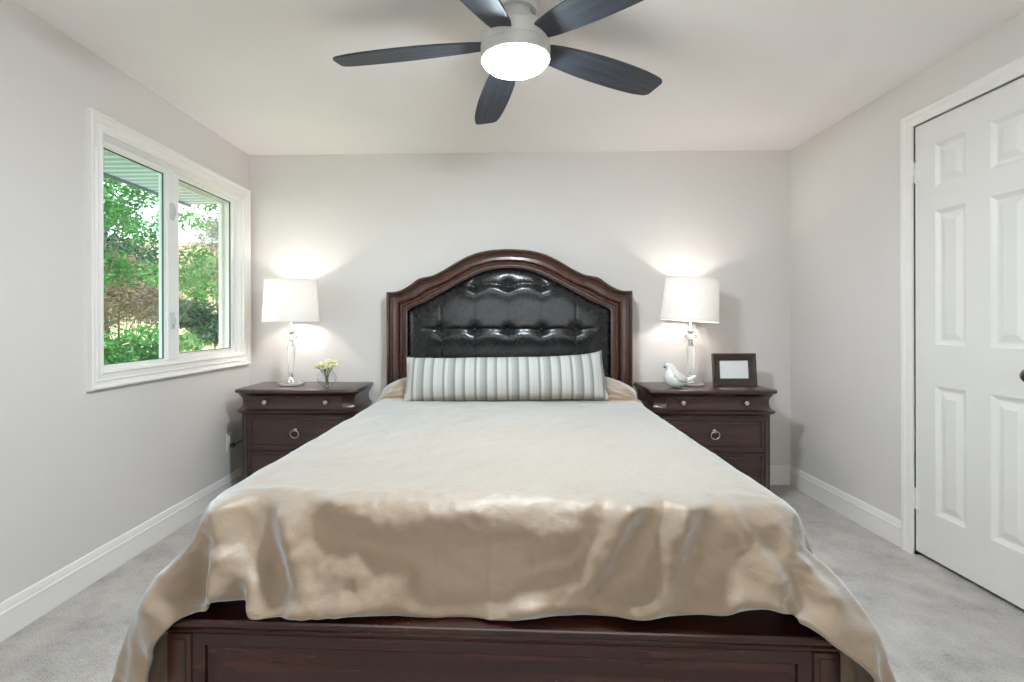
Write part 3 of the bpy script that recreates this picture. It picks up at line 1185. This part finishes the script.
me = drape()
co = [v.co.copy() for v in me.vertices]
no = [v.normal.copy() for v in me.vertices]
for v, p, n_ in zip(me.vertices, co, no):
    if n_.z < -0.2:
        n_ = -n_
    q = p.copy()
    front = min(1.0, max(0.0, (-2.07 - p.y) / 0.05))
    if front > 0:
        edge = min(1.0, max(0.0, (0.90 - abs(p.x)) / 0.08))
        h = crease(p.x, p.z) * edge
        rg = 0.0
        w_ = V((p.x * 5.0 + p.z * 2.0, p.z * 7.0, 3.1))
        for k in range(3):
            rg += (0.5 - abs(noise.noise(w_ * (1.9 ** k)))) * (0.55 ** k)
        h += 0.010 * (rg - 0.4)
        dp = min(1.0, max(0.0, (0.63 - p.z) / 0.16))
        u = (p.x + 0.70) / (1.0 + 1.1 * dp)                # pleats fanning out below the left corner
        wn_ = math.exp(-((u - 0.02) / 0.085) ** 2)
        h += 0.013 * wn_ * dp * math.sin(2 * PI * u / 0.048 + 1.2 * noise.noise(V((p.x * 3, p.z * 4, 6.0))))
        u = (p.x - 0.66) / (1.0 + 0.6 * dp)                # softer ones at the right corner
        h += 0.008 * math.exp(-(u / 0.09) ** 2) * dp * math.sin(2 * PI * u / 0.07 + 1.0)
        w_ = V((p.x * 16.0 + p.z * 9.0, p.z * 26.0 - p.x * 6.0, 8.1))
        h += 0.0035 * max(0.0, noise.noise(V((p.x * 4, p.z * 5, 1.0))) + 0.25) * (0.5 - abs(noise.noise(w_))) * 2
        q += V((0, -1, 0.25)) * h * front
        inn = min(1.0, max(0.0, (0.80 - abs(p.x)) / 0.22))
        q.y -= 0.05 * min(1.0, max(0.0, (0.60 - p.z) / 0.20)) * front * inn
        q.z -= (0.12 - 0.14 * min(1.0, max(0.0, (p.x - 0.05) / 0.45))) * max(0.0, 0.60 - p.z) * inn
        if abs(p.x) > 0.55 and p.z < 0.55:
            q.z += 0.022 * min(1.0, (abs(p.x) - 0.55) / 0.12) * min(1.0, max(0.0, (0.92 - abs(p.x)) / 0.10)) * min(1.0, (0.55 - p.z) / 0.12)
        q.z += 0.012 * noise.noise(V((p.x * 4.5, 2.0, 9.0))) * min(1.0, max(0.0, (0.47 - p.z) / 0.06)) * edge
    top = 1 - front
    q += n_ * (0.0035 * noise.noise(V((p.x * 5, p.y * 4, 7.0))) + 0.002 * noise.noise(V((p.x * 14, p.y * 11, 2.0)))) * top
    lip = math.exp(-((p.y + 2.09) / 0.035) ** 2) * min(1.0, max(0.0, (p.z - 0.5) / 0.1))
    if lip > 0.05:                                         # puckers along the front edge of the mattress
        q += n_ * 0.006 * lip * (noise.noise(V((p.x * 13 + p.y * 8, p.y * 20, 5.5))) + 0.5 * noise.noise(V((p.x * 30, p.y * 34, 1.5))))
    if abs(p.x) > 0.76 and p.z < 0.60:                     # the heavy sides stand out towards the floor
        q.x += math.copysign(0.17 * (0.60 - p.z) * min(1.0, max(0.0, (-0.5 - p.y) / 0.5)) * min(1, (abs(p.x) - 0.76) / 0.05), p.x)
    v.co = q
me.update()
me.materials.clear()
me.materials.append(M['sateen'])
for p in me.polygons:
    p.use_smooth = True
cf = bpy.data.objects.new('comforter', me)
link(cf)
cf.location, cf.rotation_euler = (BX, BY, 0), (0, 0, BR)
tag(cf, 'rumpled cream sateen comforter covering the bed and hanging over its sides', 'comforter')
md = cf.modifiers.new('d', 'SOLIDIFY')
md.thickness, md.offset = 0.010, -1.0


# ------------------------------------------------------------------ bolster cushion
def cushion():
    W, H, D = 0.600, 0.137, 0.085
    nx, nz = 64, 20
    vs, fs = [], []
    for s in (1, -1):
        for j in range(nz + 1):
            for i in range(nx + 1):
                u, v = -1 + 2 * i / nx, -1 + 2 * j / nz
                # pinched outline with pointed corners
                x = u * W * (1 - 0.020 * (1 - v * v))
                z = v * H * (1 - 0.07 * (1 - u ** 6) * 0 - 0.05 * (1 - abs(u) ** 3) * 0.6)
                th = D * (max(0, 1 - abs(u) ** 5) ** 0.55) * (max(0, 1 - v * v) ** 0.55)
                w = 0.004 * noise.noise(V((x * 7, z * 10, s * 3.0))) * (1 if abs(u) < 0.98 and abs(v) < 0.98 else 0)
                z += 0.006 * noise.noise(V((x * 4, 1.0, 5))) * abs(v)
                z += max(0.0, v) * (0.030 * max(0.0, u) ** 5 + 0.010 * max(0.0, -u) ** 9)
                x -= 0.018 * max(0.0, v) * max(0.0, u) ** 9
                vs.append((x, -s * (th + w * min(1, th / 0.03)), z))
    n1 = (nx + 1) * (nz + 1)
    for s in (0, 1):
        for j in range(nz):
            for i in range(nx):
                q = s * n1 + j * (nx + 1) + i
                fs.append((q, q + 1, q + nx + 2, q + nx + 1))
    mb = MB()
    mb.add(vs, fs)
    return mb


cu = cushion().build('bolster_cushion', M['stripes'], None, 80)
cu.location = (0.017, 3.085, 0.785)
cu.rotation_euler = (math.radians(-24), math.radians(-0.9), -0.012)
tag(cu, 'long bolster cushion with grey and white stripes leaning at the bed head', 'cushion')


# ------------------------------------------------------------------ nightstands
def plan(hw, dep, cant, o, z):
    h, f = hw - o, dep - o
    k = cant
    return [V((-h, -0.0, z)), V((-h, -f + k * 0.55, z)), V((-h + k, -f, z)), V((h - k, -f, z)), V((h, -f + k * 0.55, z)), V((h, -0.0, z))]


def ring_pull(parent, x, y, z):
    r = MB()
    rx = Matrix.Rotation(PI / 2, 3, 'X')
    r.lathe([(0, -0.004), (0.014, -0.004), (0.014, 0.002), (0.010, 0.006), (0.005, 0.008), (0.005, 0.014), (0, 0.015)], 20, (x, y, z), rx)
    n_ = 28
    pts = [(x + 0.026 * math.cos(t), y - 0.013 - 0.003 * math.sin(t), z - 0.022 + 0.024 * math.sin(t)) for t in [2 * PI * k / n_ for k in range(n_ + 1)]]
    r.tube(pts, 0.0042, 8)
    return r.build('ring_pull', M['pewter'], parent, 60)


def nightstand(cx, label, hw=0.375):
    dep, cant = 0.425, 0.062
    t = empty('nightstand', (cx, 3.594, 0))
    tag(t, label, 'nightstand', 'nightstands beside the bed')

    def stack(prof):
        return MB().loops([plan(hw, dep, cant, o, z) for z, o in prof])

    stack([(0.671, 0.022), (0.674, 0.012), (0.680, 0.003), (0.686, 0.0), (0.696, 0.0), (0.701, 0.003), (0.704, 0.008)]).build('top', M['wood_ns'], t, 40)
    cove = [(0.575, 0.014), (0.583, 0.024), (0.596, 0.031), (0.615, 0.034), (0.635, 0.033), (0.652, 0.028), (0.664, 0.020), (0.671, 0.016)]
    stack([(0.545, 0.030), (0.549, 0.020), (0.556, 0.012), (0.563, 0.008), (0.570, 0.008), (0.575, 0.013)]).build('waist_moulding', M['wood_ns'], t, 40)
    body = stack([(0.07, 0.030), (0.545, 0.030)])
    body.loops([plan(hw, dep, cant, o, z) for z, o in cove])
    # fluted edge on the canted corners
    for s in (-1, 1):
        x = s * (hw - 0.030 - cant * 0.5)
        y = -(dep - 0.030) + cant * 0.275
        body.loops([[V((x + dx, y + dy - 0.004, z)) for dx, dy in ((-0.012, 0.010 * s * -1), (0.012, 0.010 * s), (0.012, 0.016), (-0.012, 0.016))] for z in (0.10, 0.53)])
    body.build('case', M['wood_ns'], t, 40)
    stack([(0.0, 0.026), (0.058, 0.024), (0.064, 0.020), (0.070, 0.028)]).build('plinth', M['wood_ns'], t, 40)
    # curved frieze drawer following the cove
    x1 = hw - 0.034 - cant - 0.006
    vs, fs = [], []
    rows = [(0.582, 0.0), (0.583, 0.005)] + [(z, 0.006) for z in (0.592, 0.602, 0.615, 0.630, 0.645, 0.655)] + [(0.662, 0.005), (0.663, 0.0)]
    for z, pr in rows:
        y = -(dep - lerp_tab(cove, z)) - pr
        for x in (-x1, -x1 + 0.001, x1 - 0.001, x1):
            yy = y if abs(x) < x1 else -(dep - lerp_tab(cove, z)) + 0.004
            vs.append((x, yy, z))
    for j in range(len(rows) - 1):
        for i in range(3):
            q = j * 4 + i
            fs.append((q, q + 1, q + 5, q + 4))
    dr1 = mesh_obj('drawer', vs, fs, M['wood_ns'], t)
    rx = Matrix.Rotation(PI / 2, 3, 'X')
    for kx_ in (-0.19, 0.19):
        k_ = MB()
        k_.lathe([(0, -0.006), (0.011, -0.006), (0.011, 0.0), (0.006, 0.003), (0.006, 0.012), (0.012, 0.015), (0.0155, 0.018), (0.0155, 0.026), (0.012, 0.029), (0, 0.031)],
                 8, (kx_, -(dep - 0.034) - 0.004, 0.624), rx)
        k_.build('knob', M['pewter'], dr1, 30)
    yf = -(dep - 0.030)
    x2 = hw - 0.030 - cant * 0.9
    for z0, z1 in ((0.335, 0.530), (0.085, 0.318)):
        dm = MB()
        panel_face(dm, -x2, x2, z0, z1, [(-x2 + 0.016, x2 - 0.016, z0 + 0.014, z1 - 0.014)], yf - 0.012, ((0.004, 0.004), (0.010, 0.004), (0.016, 0.0)))
        dm.add([(-x2, yf - 0.012, z0), (x2, yf - 0.012, z0), (x2, yf - 0.012, z1), (-x2, yf - 0.012, z1),
                (-x2, yf + 0.004, z0), (x2, yf + 0.004, z0), (x2, yf + 0.004, z1), (-x2, yf + 0.004, z1)],
               [(0, 1, 5, 4), (1, 2, 6, 5), (2, 3, 7, 6), (3, 0, 4, 7)])
        o = dm.build('drawer', M['wood_ns'], t, 30)
        ring_pull(o, 0.0, yf - 0.012, (z0 + z1) / 2 + 0.02)
    return t


nightstand(1.287, 'dark mahogany nightstand right of the bed, holding bird and picture frame', 0.386)
nightstand(-1.280, 'dark mahogany nightstand left of the bed, under the window', 0.386)
TZ = 0.704


# ------------------------------------------------------------------ table lamps
def table_lamp(x, y, label, tilt=0.0):
    t = empty('table_lamp', (x, y, TZ))
    tag(t, label, 'table lamp', 'pair of crystal table lamps')
    MB().lathe([(0, 0.0), (0.078, 0.0), (0.082, 0.003), (0.082, 0.013), (0.078, 0.017), (0, 0.017)], 40).build('base', M['acrylic'], t, 40)
    st = MB().lathe([(0, 0.017), (0.046, 0.017), (0.048, 0.022), (0.044, 0.027), (0.026, 0.036), (0.016, 0.048), (0.014, 0.056), (0.021, 0.060), (0.021, 0.064), (0.013, 0.070),
                     (0.013, 0.078), (0, 0.078)], 32)
    st.build('chrome_foot', M['chrome'], t, 50)
    n_ = 12                                                # faceted column, wider at the top
    MB().lathe([(0, 0.078), (0.014, 0.078), (0.015, 0.085), (0.026, 0.250), (0.025, 0.258), (0, 0.260)], n_).build('crystal_column', M['crystal'], t)
    MB().lathe([(0, 0.259), (0.018, 0.259), (0.018, 0.263), (0.013, 0.268), (0.013, 0.292), (0.019, 0.297), (0, 0.300)], 24).build('chrome_collar', M['chrome'], t, 45)
    MB().lathe([(0, 0.298), (0.016, 0.299), (0.036, 0.311), (0.038, 0.318), (0.034, 0.326), (0.016, 0.337), (0, 0.338)], 32).build('crystal_disc', M['crystal'], t, 50)
    MB().lathe([(0, 0.336), (0.012, 0.337), (0.021, 0.346), (0.023, 0.354), (0.019, 0.363), (0.010, 0.369), (0.008, 0.372), (0.008, 0.45), (0.013, 0.452), (0.013, 0.50), (0, 0.502)],
               28).build('chrome_neck', M['chrome'], t, 50)
    z0, z1, r0, r1, th = 0.421, 0.689, 0.180, 0.164, 0.002
    sh = MB()
    n2 = 64
    lps = []
    for r, z in ((r0, z0), (r1, z1), (r1 - th, z1), (r0 - th, z0), (r0, z0)):
        lps.append([V((r * math.cos(2 * PI * k / n2), r * math.sin(2 * PI * k / n2), z - 0.55)) for k in range(n2)])
    sh.loops(lps, close_ends=False)
    s = sh.build('lamp_shade', M['shade'], t, 40, loc=(0, 0, 0.55), rot=(0, tilt, 0))
    for r, z in ((r0, z0), (r1, z1)):
        rim = MB().loops([[V(((r + a_) * math.cos(2 * PI * k / n2), (r + a_) * math.sin(2 * PI * k / n2), z + b_ - 0.55)) for k in range(n2)]
                   for a_, b_ in ((0.0012, -0.002), (0.0012, 0.003), (-0.003, 0.003), (-0.003, -0.002), (0.0012, -0.002))], close_ends=False)
        rim.build('shade_rim', M['trim'], s, 40)
    sp = MB()
    for k in range(3):
        an = 2 * PI * k / 3 + 0.4
        sp.tube([(0, 0, z1 - 0.012 - 0.55), ((r1 - 0.002) * math.cos(an), (r1 - 0.002) * math.sin(an), z1 - 0.004 - 0.55)], 0.0018, 6)
    sp.lathe([(0, 0.125), (0.010, 0.126), (0.010, 0.131), (0.004, 0.134), (0.007, 0.142), (0.004, 0.149), (0, 0.150)], 14)
    sp.build('finial', M['chrome'], s, 45)
    MB().lathe([(0.013, 0.505), (0.018, 0.515), (0.029, 0.540), (0.030, 0.556), (0.024, 0.574), (0.010, 0.585), (0, 0.587)], 20).build('bulb', M['bulb'], t, 60)
    ld = bpy.data.lights.new('bulb_glow', 'POINT')
    ld.energy = LAMP_W
    ld.color = (1, 0.93, 0.86)
    ld.shadow_soft_size = 0.034
    lo = bpy.data.objects.new('bulb_glow', ld)
    link(lo, t)
    lo.location = (0, 0, 0.555)
    return t


table_lamp(-1.398, 3.415, 'crystal table lamp with white drum shade left of the bed, near window')
table_lamp(1.226, 3.415, 'crystal table lamp with slightly tilted white shade right of the bed', math.radians(4.5))

# ------------------------------------------------------------------ vase with flowers
vs_t = empty('flower_vase', (-1.125, 3.31, TZ))
tag(vs_t, 'small round glass vase with pale yellow flowers on left nightstand', 'flower vase')
bowl = []
for k in range(13):
    t = math.radians(-62 + 118 * k / 12)
    bowl.append((0.062 * math.cos(t), 0.056 + 0.057 * math.sin(t)))
prof = [(0.0, 0.0), (0.030, 0.0), (0.031, 0.004)] + bowl + [(0.038, 0.108), (0.035, 0.108)] + [(r - 0.003, z) for r, z in reversed(bowl)] + [(0.0, 0.008)]
MB().lathe(prof, 36).build('bowl', M['vase'], vs_t, 50)
fl = random.Random(3)
heads = [(-0.052, -0.02, 0.128), (-0.018, -0.035, 0.140), (0.022, -0.02, 0.158), (0.055, -0.025, 0.138), (0.010, 0.02, 0.165), (0.042, 0.025, 0.152), (-0.030, 0.01, 0.146), (0.030, -0.045, 0.128),
         (0.000, -0.045, 0.120)]
for hx, hy, hz in heads:
    st = MB().tube(catmull([(fl.uniform(-.012, .012), fl.uniform(-.012, .012), 0.012), (hx * 0.25, hy * 0.3, 0.08), (hx, hy, hz)], 5), 0.0022, 6)
    st.build('stem', M['stem'], vs_t, 60)
    fm = MB()
    for q in range(6):
        an = 2 * PI * q / 6 + fl.uniform(-.2, .2)
        L = fl.uniform(0.026, 0.034)
        up = fl.uniform(0.2, 0.6)
        dr_, sd = V((math.cos(an), math.sin(an), up)).normalized(), V((-math.sin(an), math.cos(an), 0))
        nn = dr_.cross(sd)
        c0 = V((hx, hy, hz))
        row = []
        for s_, w_ in ((0.0, 0.003), (0.35, 0.012), (0.7, 0.013), (0.92, 0.008), (1.0, 0.001)):
            cc = c0 + dr_ * L * s_ - nn * 0.006 * math.sin(PI * s_)
            row.append([cc - sd * w_ + nn * 0.001, cc - nn * 0.0015, cc + sd * w_ + nn * 0.001, cc + nn * 0.0012])
        fm.loops(row)
    f_ = fm.build('flower', M['petal'], vs_t, 70)
    MB().sphere((hx, hy, hz + 0.004), 0.006, 1, 1, 0.8, 10, 6).build('flower_core', M['petal_core'], f_, 80)
for lx, ly, lz, rz in ((-0.075, -0.02, 0.118, 0.5), (-0.055, -0.03, 0.135, 0.2), (0.05, 0.0, 0.13, -0.5), (-0.03, 0.03, 0.13, 0.9)):
    lm = MB()
    base = V((lx * 0.3, ly * 0.3, 0.10))
    tip = V((lx, ly, lz))
    dd = tip - base
    sd = dd.cross(V((0, 0, 1))).normalized()
    row = []
    for s_, w_ in ((0, 0.002), (0.3, 0.006), (0.6, 0.011), (0.85, 0.007), (1, 0.001)):
        cc = base + dd * s_ + V((0, 0, 0.012 * math.sin(PI * s_)))
        row.append([cc - sd * w_, cc - V((0, 0, 0.001)), cc + sd * w_, cc + V((0, 0, 0.0012))])
    lm.loops(row)
    lm.build('leaf', M['leaf_dark'], vs_t, 70)

# ------------------------------------------------------------------ bird figurine
bird = empty('bird_figurine', (1.062, 3.275, TZ), 0.0)
bird.scale = (1.1, 1.1, 1.1)
tag(bird, 'white ceramic bird figurine with dark dots at the right lamp foot', 'figurine')
# sections along the spine: centre (x,z), radius across y, radius in the spine plane
sec = [(-0.040, 0.126, 0.001, 0.001), (-0.037, 0.128, 0.013, 0.010), (-0.028, 0.129, 0.021, 0.019), (-0.018, 0.123, 0.025, 0.026), (-0.012, 0.110, 0.028, 0.030),
       (-0.008, 0.090, 0.037, 0.039), (-0.002, 0.070, 0.046, 0.047), (0.010, 0.054, 0.049, 0.048), (0.026, 0.044, 0.046, 0.042), (0.046, 0.040, 0.038, 0.033),
       (0.066, 0.042, 0.028, 0.022), (0.086, 0.049, 0.021, 0.014), (0.106, 0.059, 0.019, 0.010), (0.122, 0.069, 0.017, 0.007), (0.130, 0.074, 0.010, 0.003), (0.131, 0.075, 0.001, 0.001)]
spine = catmull([(x, 0, z) for x, z, _, _ in sec], 4)
rad = catmull([(ry, rn, 0) for _, _, ry, rn in sec], 4)
rows_ = []
for i, p in enumerate(spine):
    d_ = (spine[min(i + 1, len(spine) - 1)] - spine[max(i - 1, 0)]).normalized()
    nn = V((-d_.z, 0, d_.x))
    rows_.append([V((p.x, 0, p.z)) + V((0, 1, 0)) * max(rad[i].x, .0005) * math.cos(2 * PI * k / 24) + nn * max(rad[i].y, .0005) * math.sin(2 * PI * k / 24) for k in range(24)])
bm_ = MB().loops(rows_)
zmin = min(p.z for p in bm_.v)
for p in bm_.v:
    p.z = max(p.z - zmin, 0.0) if p.z - zmin > 0.004 else 0.0
bird_o = bm_.build('body', M['bird'], bird, 80)
BZO = -zmin
MB().lathe([(0, 0.0), (0.0015, 0.002), (0.0055, 0.014), (0.006, 0.018), (0, 0.020)], 12, (-0.054, 0, 0.124 + BZO), Matrix.Rotation(PI / 2, 3, 'Y')).build('beak', M['frame_wood'], bird, 60)
for s in (-1, 1):
    MB().sphere((-0.030, s * 0.0205, 0.132 + BZO), 0.0035, 1, 0.6, 1, 10, 6).build('eye', M['black'], bird, 80)
    # raised wing
    wg = MB()
    wrow = []
    for s_, h_ in ((0, 0.004), (0.15, 0.016), (0.4, 0.024), (0.65, 0.020), (0.88, 0.010), (1, 0.002)):
        cx_, cz_ = -0.006 + 0.086 * s_, 0.084 - 0.028 * s_ + BZO
        yy = s * (0.041 + 0.012 * math.sin(PI * min(1, s_ * 1.1)) - 0.022 * s_ * s_)
        wrow.append([V((cx_, yy + s * 0.0, cz_ - h_)), V((cx_, yy + s * 0.005, cz_)), V((cx_, yy, cz_ + h_)), V((cx_, yy - s * 0.012, cz_))])
    wg.loops(wrow)
    wo = wg.build('wing', M['bird'], bird, 80)
    for q in range(7):
        s_ = q / 6
        MB().sphere((0.000 + 0.070 * s_, s * (0.0475 + 0.009 * math.sin(PI * s_) - 0.018 * s_ * s_), 0.072 - 0.030 * s_ - 0.012 * math.sin(PI * s_) + BZO), 0.0030, 1, 1, 1, 8, 6).build(
            'painted_dot', M['black'], wo, 80)

# ------------------------------------------------------------------ picture frame
pf = empty('picture_frame', (1.503, 3.40, TZ), 0.02)
tag(pf, 'dark wood picture frame with blank white print on right nightstand', 'picture frame')
tl = Matrix.Rotation(math.radians(-6), 4, 'X')
fw, fh = 0.278, 0.208
fm = MB()
frame_sweep(fm, -fw / 2 + 0.046, fw / 2 - 0.046, 0.046, fh - 0.046,
            [(0.0, -0.006), (0.0, 0.004), (0.005, 0.007), (0.012, 0.006), (0.030, 0.013), (0.036, 0.017), (0.046, 0.017), (0.046, -0.008), (0.0, -0.008)])
fm.tf(tl)
fm.build('frame', M['frame_wood'], pf, 30)
MB().box(-fw / 2 + 0.044, fw / 2 - 0.044, 0.002, 0.005, 0.044, fh - 0.044).tf(tl).build('print', M['paper'], pf)
MB().box(-fw / 2 + 0.02, fw / 2 - 0.02, 0.006, 0.009, 0.02, fh - 0.02).tf(tl).build('backing', M['black'], pf)
es = MB()
es.loops([[V((-0.03, 0.035, 0.15)), V((0.03, 0.035, 0.15)), V((0.03, 0.039, 0.15)), V((-0.03, 0.039, 0.15))],
          [V((-0.04, 0.100, 0.0)), V((0.04, 0.100, 0.0)), V((0.04, 0.104, 0.0)), V((-0.04, 0.104, 0.0))]])
es.build('easel_leg', M['black'], pf)

# ------------------------------------------------------------------ outside the window
GZ = -2.7
structure(MB().box(-40, XL - WT - 0.3, -10, 40, GZ - 0.1, GZ).build('ground', M['lawn']))
structure(MB().box(XL - WT - 0.92, XL - WT, -2.0, 4.7, 2.20, 2.23).build('soffit', M['soffit']))
structure(MB().box(XL - WT - 0.945, XL - WT - 0.92, -2.0, 4.725, 2.18, 2.40).build('trim_1', M['fascia']))


def leaf_cloud(n_, centres, size, rnd, flat=0.0):
    """many small pointed leaves scattered in ellipsoid clumps"""
    vs_, fs_ = [], []
    wts = [c_[3] * c_[4] * c_[5] for c_ in centres]
    for _ in range(n_):
        c_ = rnd.choices(centres, wts)[0]
        while True:
            p = V((rnd.uniform(-1, 1), rnd.uniform(-1, 1), rnd.uniform(-1, 1)))
            if 0.15 < p.length < 1:
                break
        p = V((c_[0] + p.x * c_[3], c_[1] + p.y * c_[4], c_[2] + p.z * c_[5]))
        d_ = V((rnd.gauss(0, 1), rnd.gauss(0, 1), rnd.gauss(-0.2, 0.6))).normalized()
        s_ = d_.cross(V((rnd.gauss(0, 1), rnd.gauss(0, 1), rnd.gauss(0, 1)))).normalized()
        L, W_ = size[0] * rnd.uniform(0.7, 1.3), size[1] * rnd.uniform(0.7, 1.3)
        b_ = len(vs_)
        vs_ += [p, p + d_ * L * 0.5 + s_ * W_, p + d_ * L, p + d_ * L * 0.5 - s_ * W_]
        fs_.append((b_, b_ + 1, b_ + 2, b_ + 3))
    return vs_, fs_


def tree(x, y, top, clumps, n_, size, mat, label, seed, trunk=0.12):
    rnd = random.Random(seed)
    t = empty('tree', (x, y, GZ))
    tag(t, label, 'tree', 'garden trees outside the window')
    tr = MB()
    tr.tube(catmull([(0, 0, 0), (0.05, 0.03, (top - GZ) * 0.4), (-0.05, 0.0, (top - GZ) * 0.75), (0, 0, (top - GZ))], 5), [trunk * (1 - 0.85 * k / 15) for k in range(16)], 8)
    for c_ in clumps:
        z_ = (c_[2] - GZ) * 0.72
        tr.tube(catmull([(0, 0, z_), ((c_[0] - x) * 0.5, (c_[1] - y) * 0.5, z_ + 0.2), (c_[0] - x, c_[1] - y, c_[2] - GZ)], 4), [0.014 * (1 - 0.8 * k / 8) for k in range(9)], 6)
    tr.build('trunk', M['bark'], t, 60)
    vs_, fs_ = leaf_cloud(n_, [(c_[0] - x, c_[1] - y, c_[2] - GZ, c_[3], c_[4], c_[5]) for c_ in clumps], size, rnd)
    me = bpy.data.meshes.new('foliage')
    me.from_pydata([tuple(p) for p in vs_], [], fs_)
    me.materials.append(mat)
    link(bpy.data.objects.new('foliage', me), t)
    return t


rt = random.Random(11)


def clumps(cx_, cy_, cz_, n_, spread, r):
    return [(cx_ + rt.uniform(-1, 1) * spread[0], cy_ + rt.uniform(-1, 1) * spread[1], cz_ + rt.uniform(-1, 1) * spread[2],
             r * rt.uniform(0.7, 1.3), r * rt.uniform(0.7, 1.3), r * rt.uniform(0.45, 0.8)) for _ in range(n_)]


tree(-5.5, 6.5, 3.0, clumps(-4.8, 6.7, 2.35, 20, (0.65, 0.75, 0.75), 0.30), 7500, (0.075, 0.016), M['leaf'], 'tree with bright green leaves reaching up under the eaves', 1, 0.03)
tree(-4.4, 5.7, 0.9, clumps(-4.3, 5.6, 0.60, 16, (0.5, 0.55, 0.5), 0.30), 9000, (0.075, 0.016), M['leaf'], 'low bright green leafy tree at the bottom of the left pane', 2, 0.03)
tree(-6.4, 8.6, 1.9, clumps(-6.3, 8.5, 1.75, 12, (0.6, 0.7, 0.55), 0.42), 9000, (0.13, 0.008), M['brown'], 'tree with dry brown needles behind the green ones', 3, 0.04)
tree(-6.1, 11.2, 3.4, clumps(-6.1, 11.1, 2.7, 16, (0.7, 0.9, 0.7), 0.36), 5200, (0.13, 0.008), M['needle'], 'tall thin grey-green conifer seen in the right pane', 4, 0.04)
tree(-5.1, 9.2, 1.3, clumps(-5.1, 9.2, 1.15, 12, (0.45, 0.5, 0.35), 0.30), 6500, (0.085, 0.02), M['leaf2'], 'dark green bushy tree in the lower right pane', 5, 0.04)
tree(-8.2, 10.6, 3.4, clumps(-8.6, 9.4, 2.0, 34, (1.0, 2.6, 1.6), 0.52), 13000, (0.13, 0.024), M['leaf2'], 'dark green tree standing farthest back behind the other trees', 6, 0.06)
# made-up house whose tan stands for beige reflections in the right pane
nh = empty('stand_in_house', (-10.5, 18.0, GZ), 0.5)
tag(nh, 'made-up tan house in place of beige reflections, half hidden behind the garden trees', 'house')
MB().box(-5, 5, -3, 3, 0, 5.3).build('house_wall', M['stucco'], nh)
rf = MB()
rf.loops([[V((-5.4, -3.5, 5.2)), V((-5.4, 0, 6.6)), V((-5.4, 3.5, 5.2)), V((-5.4, 0, 5.3))], [V((5.4, -3.5, 5.2)), V((5.4, 0, 6.6)), V((5.4, 3.5, 5.2)), V((5.4, 0, 5.3))]])
rf.build('roof', M['roof'], nh)
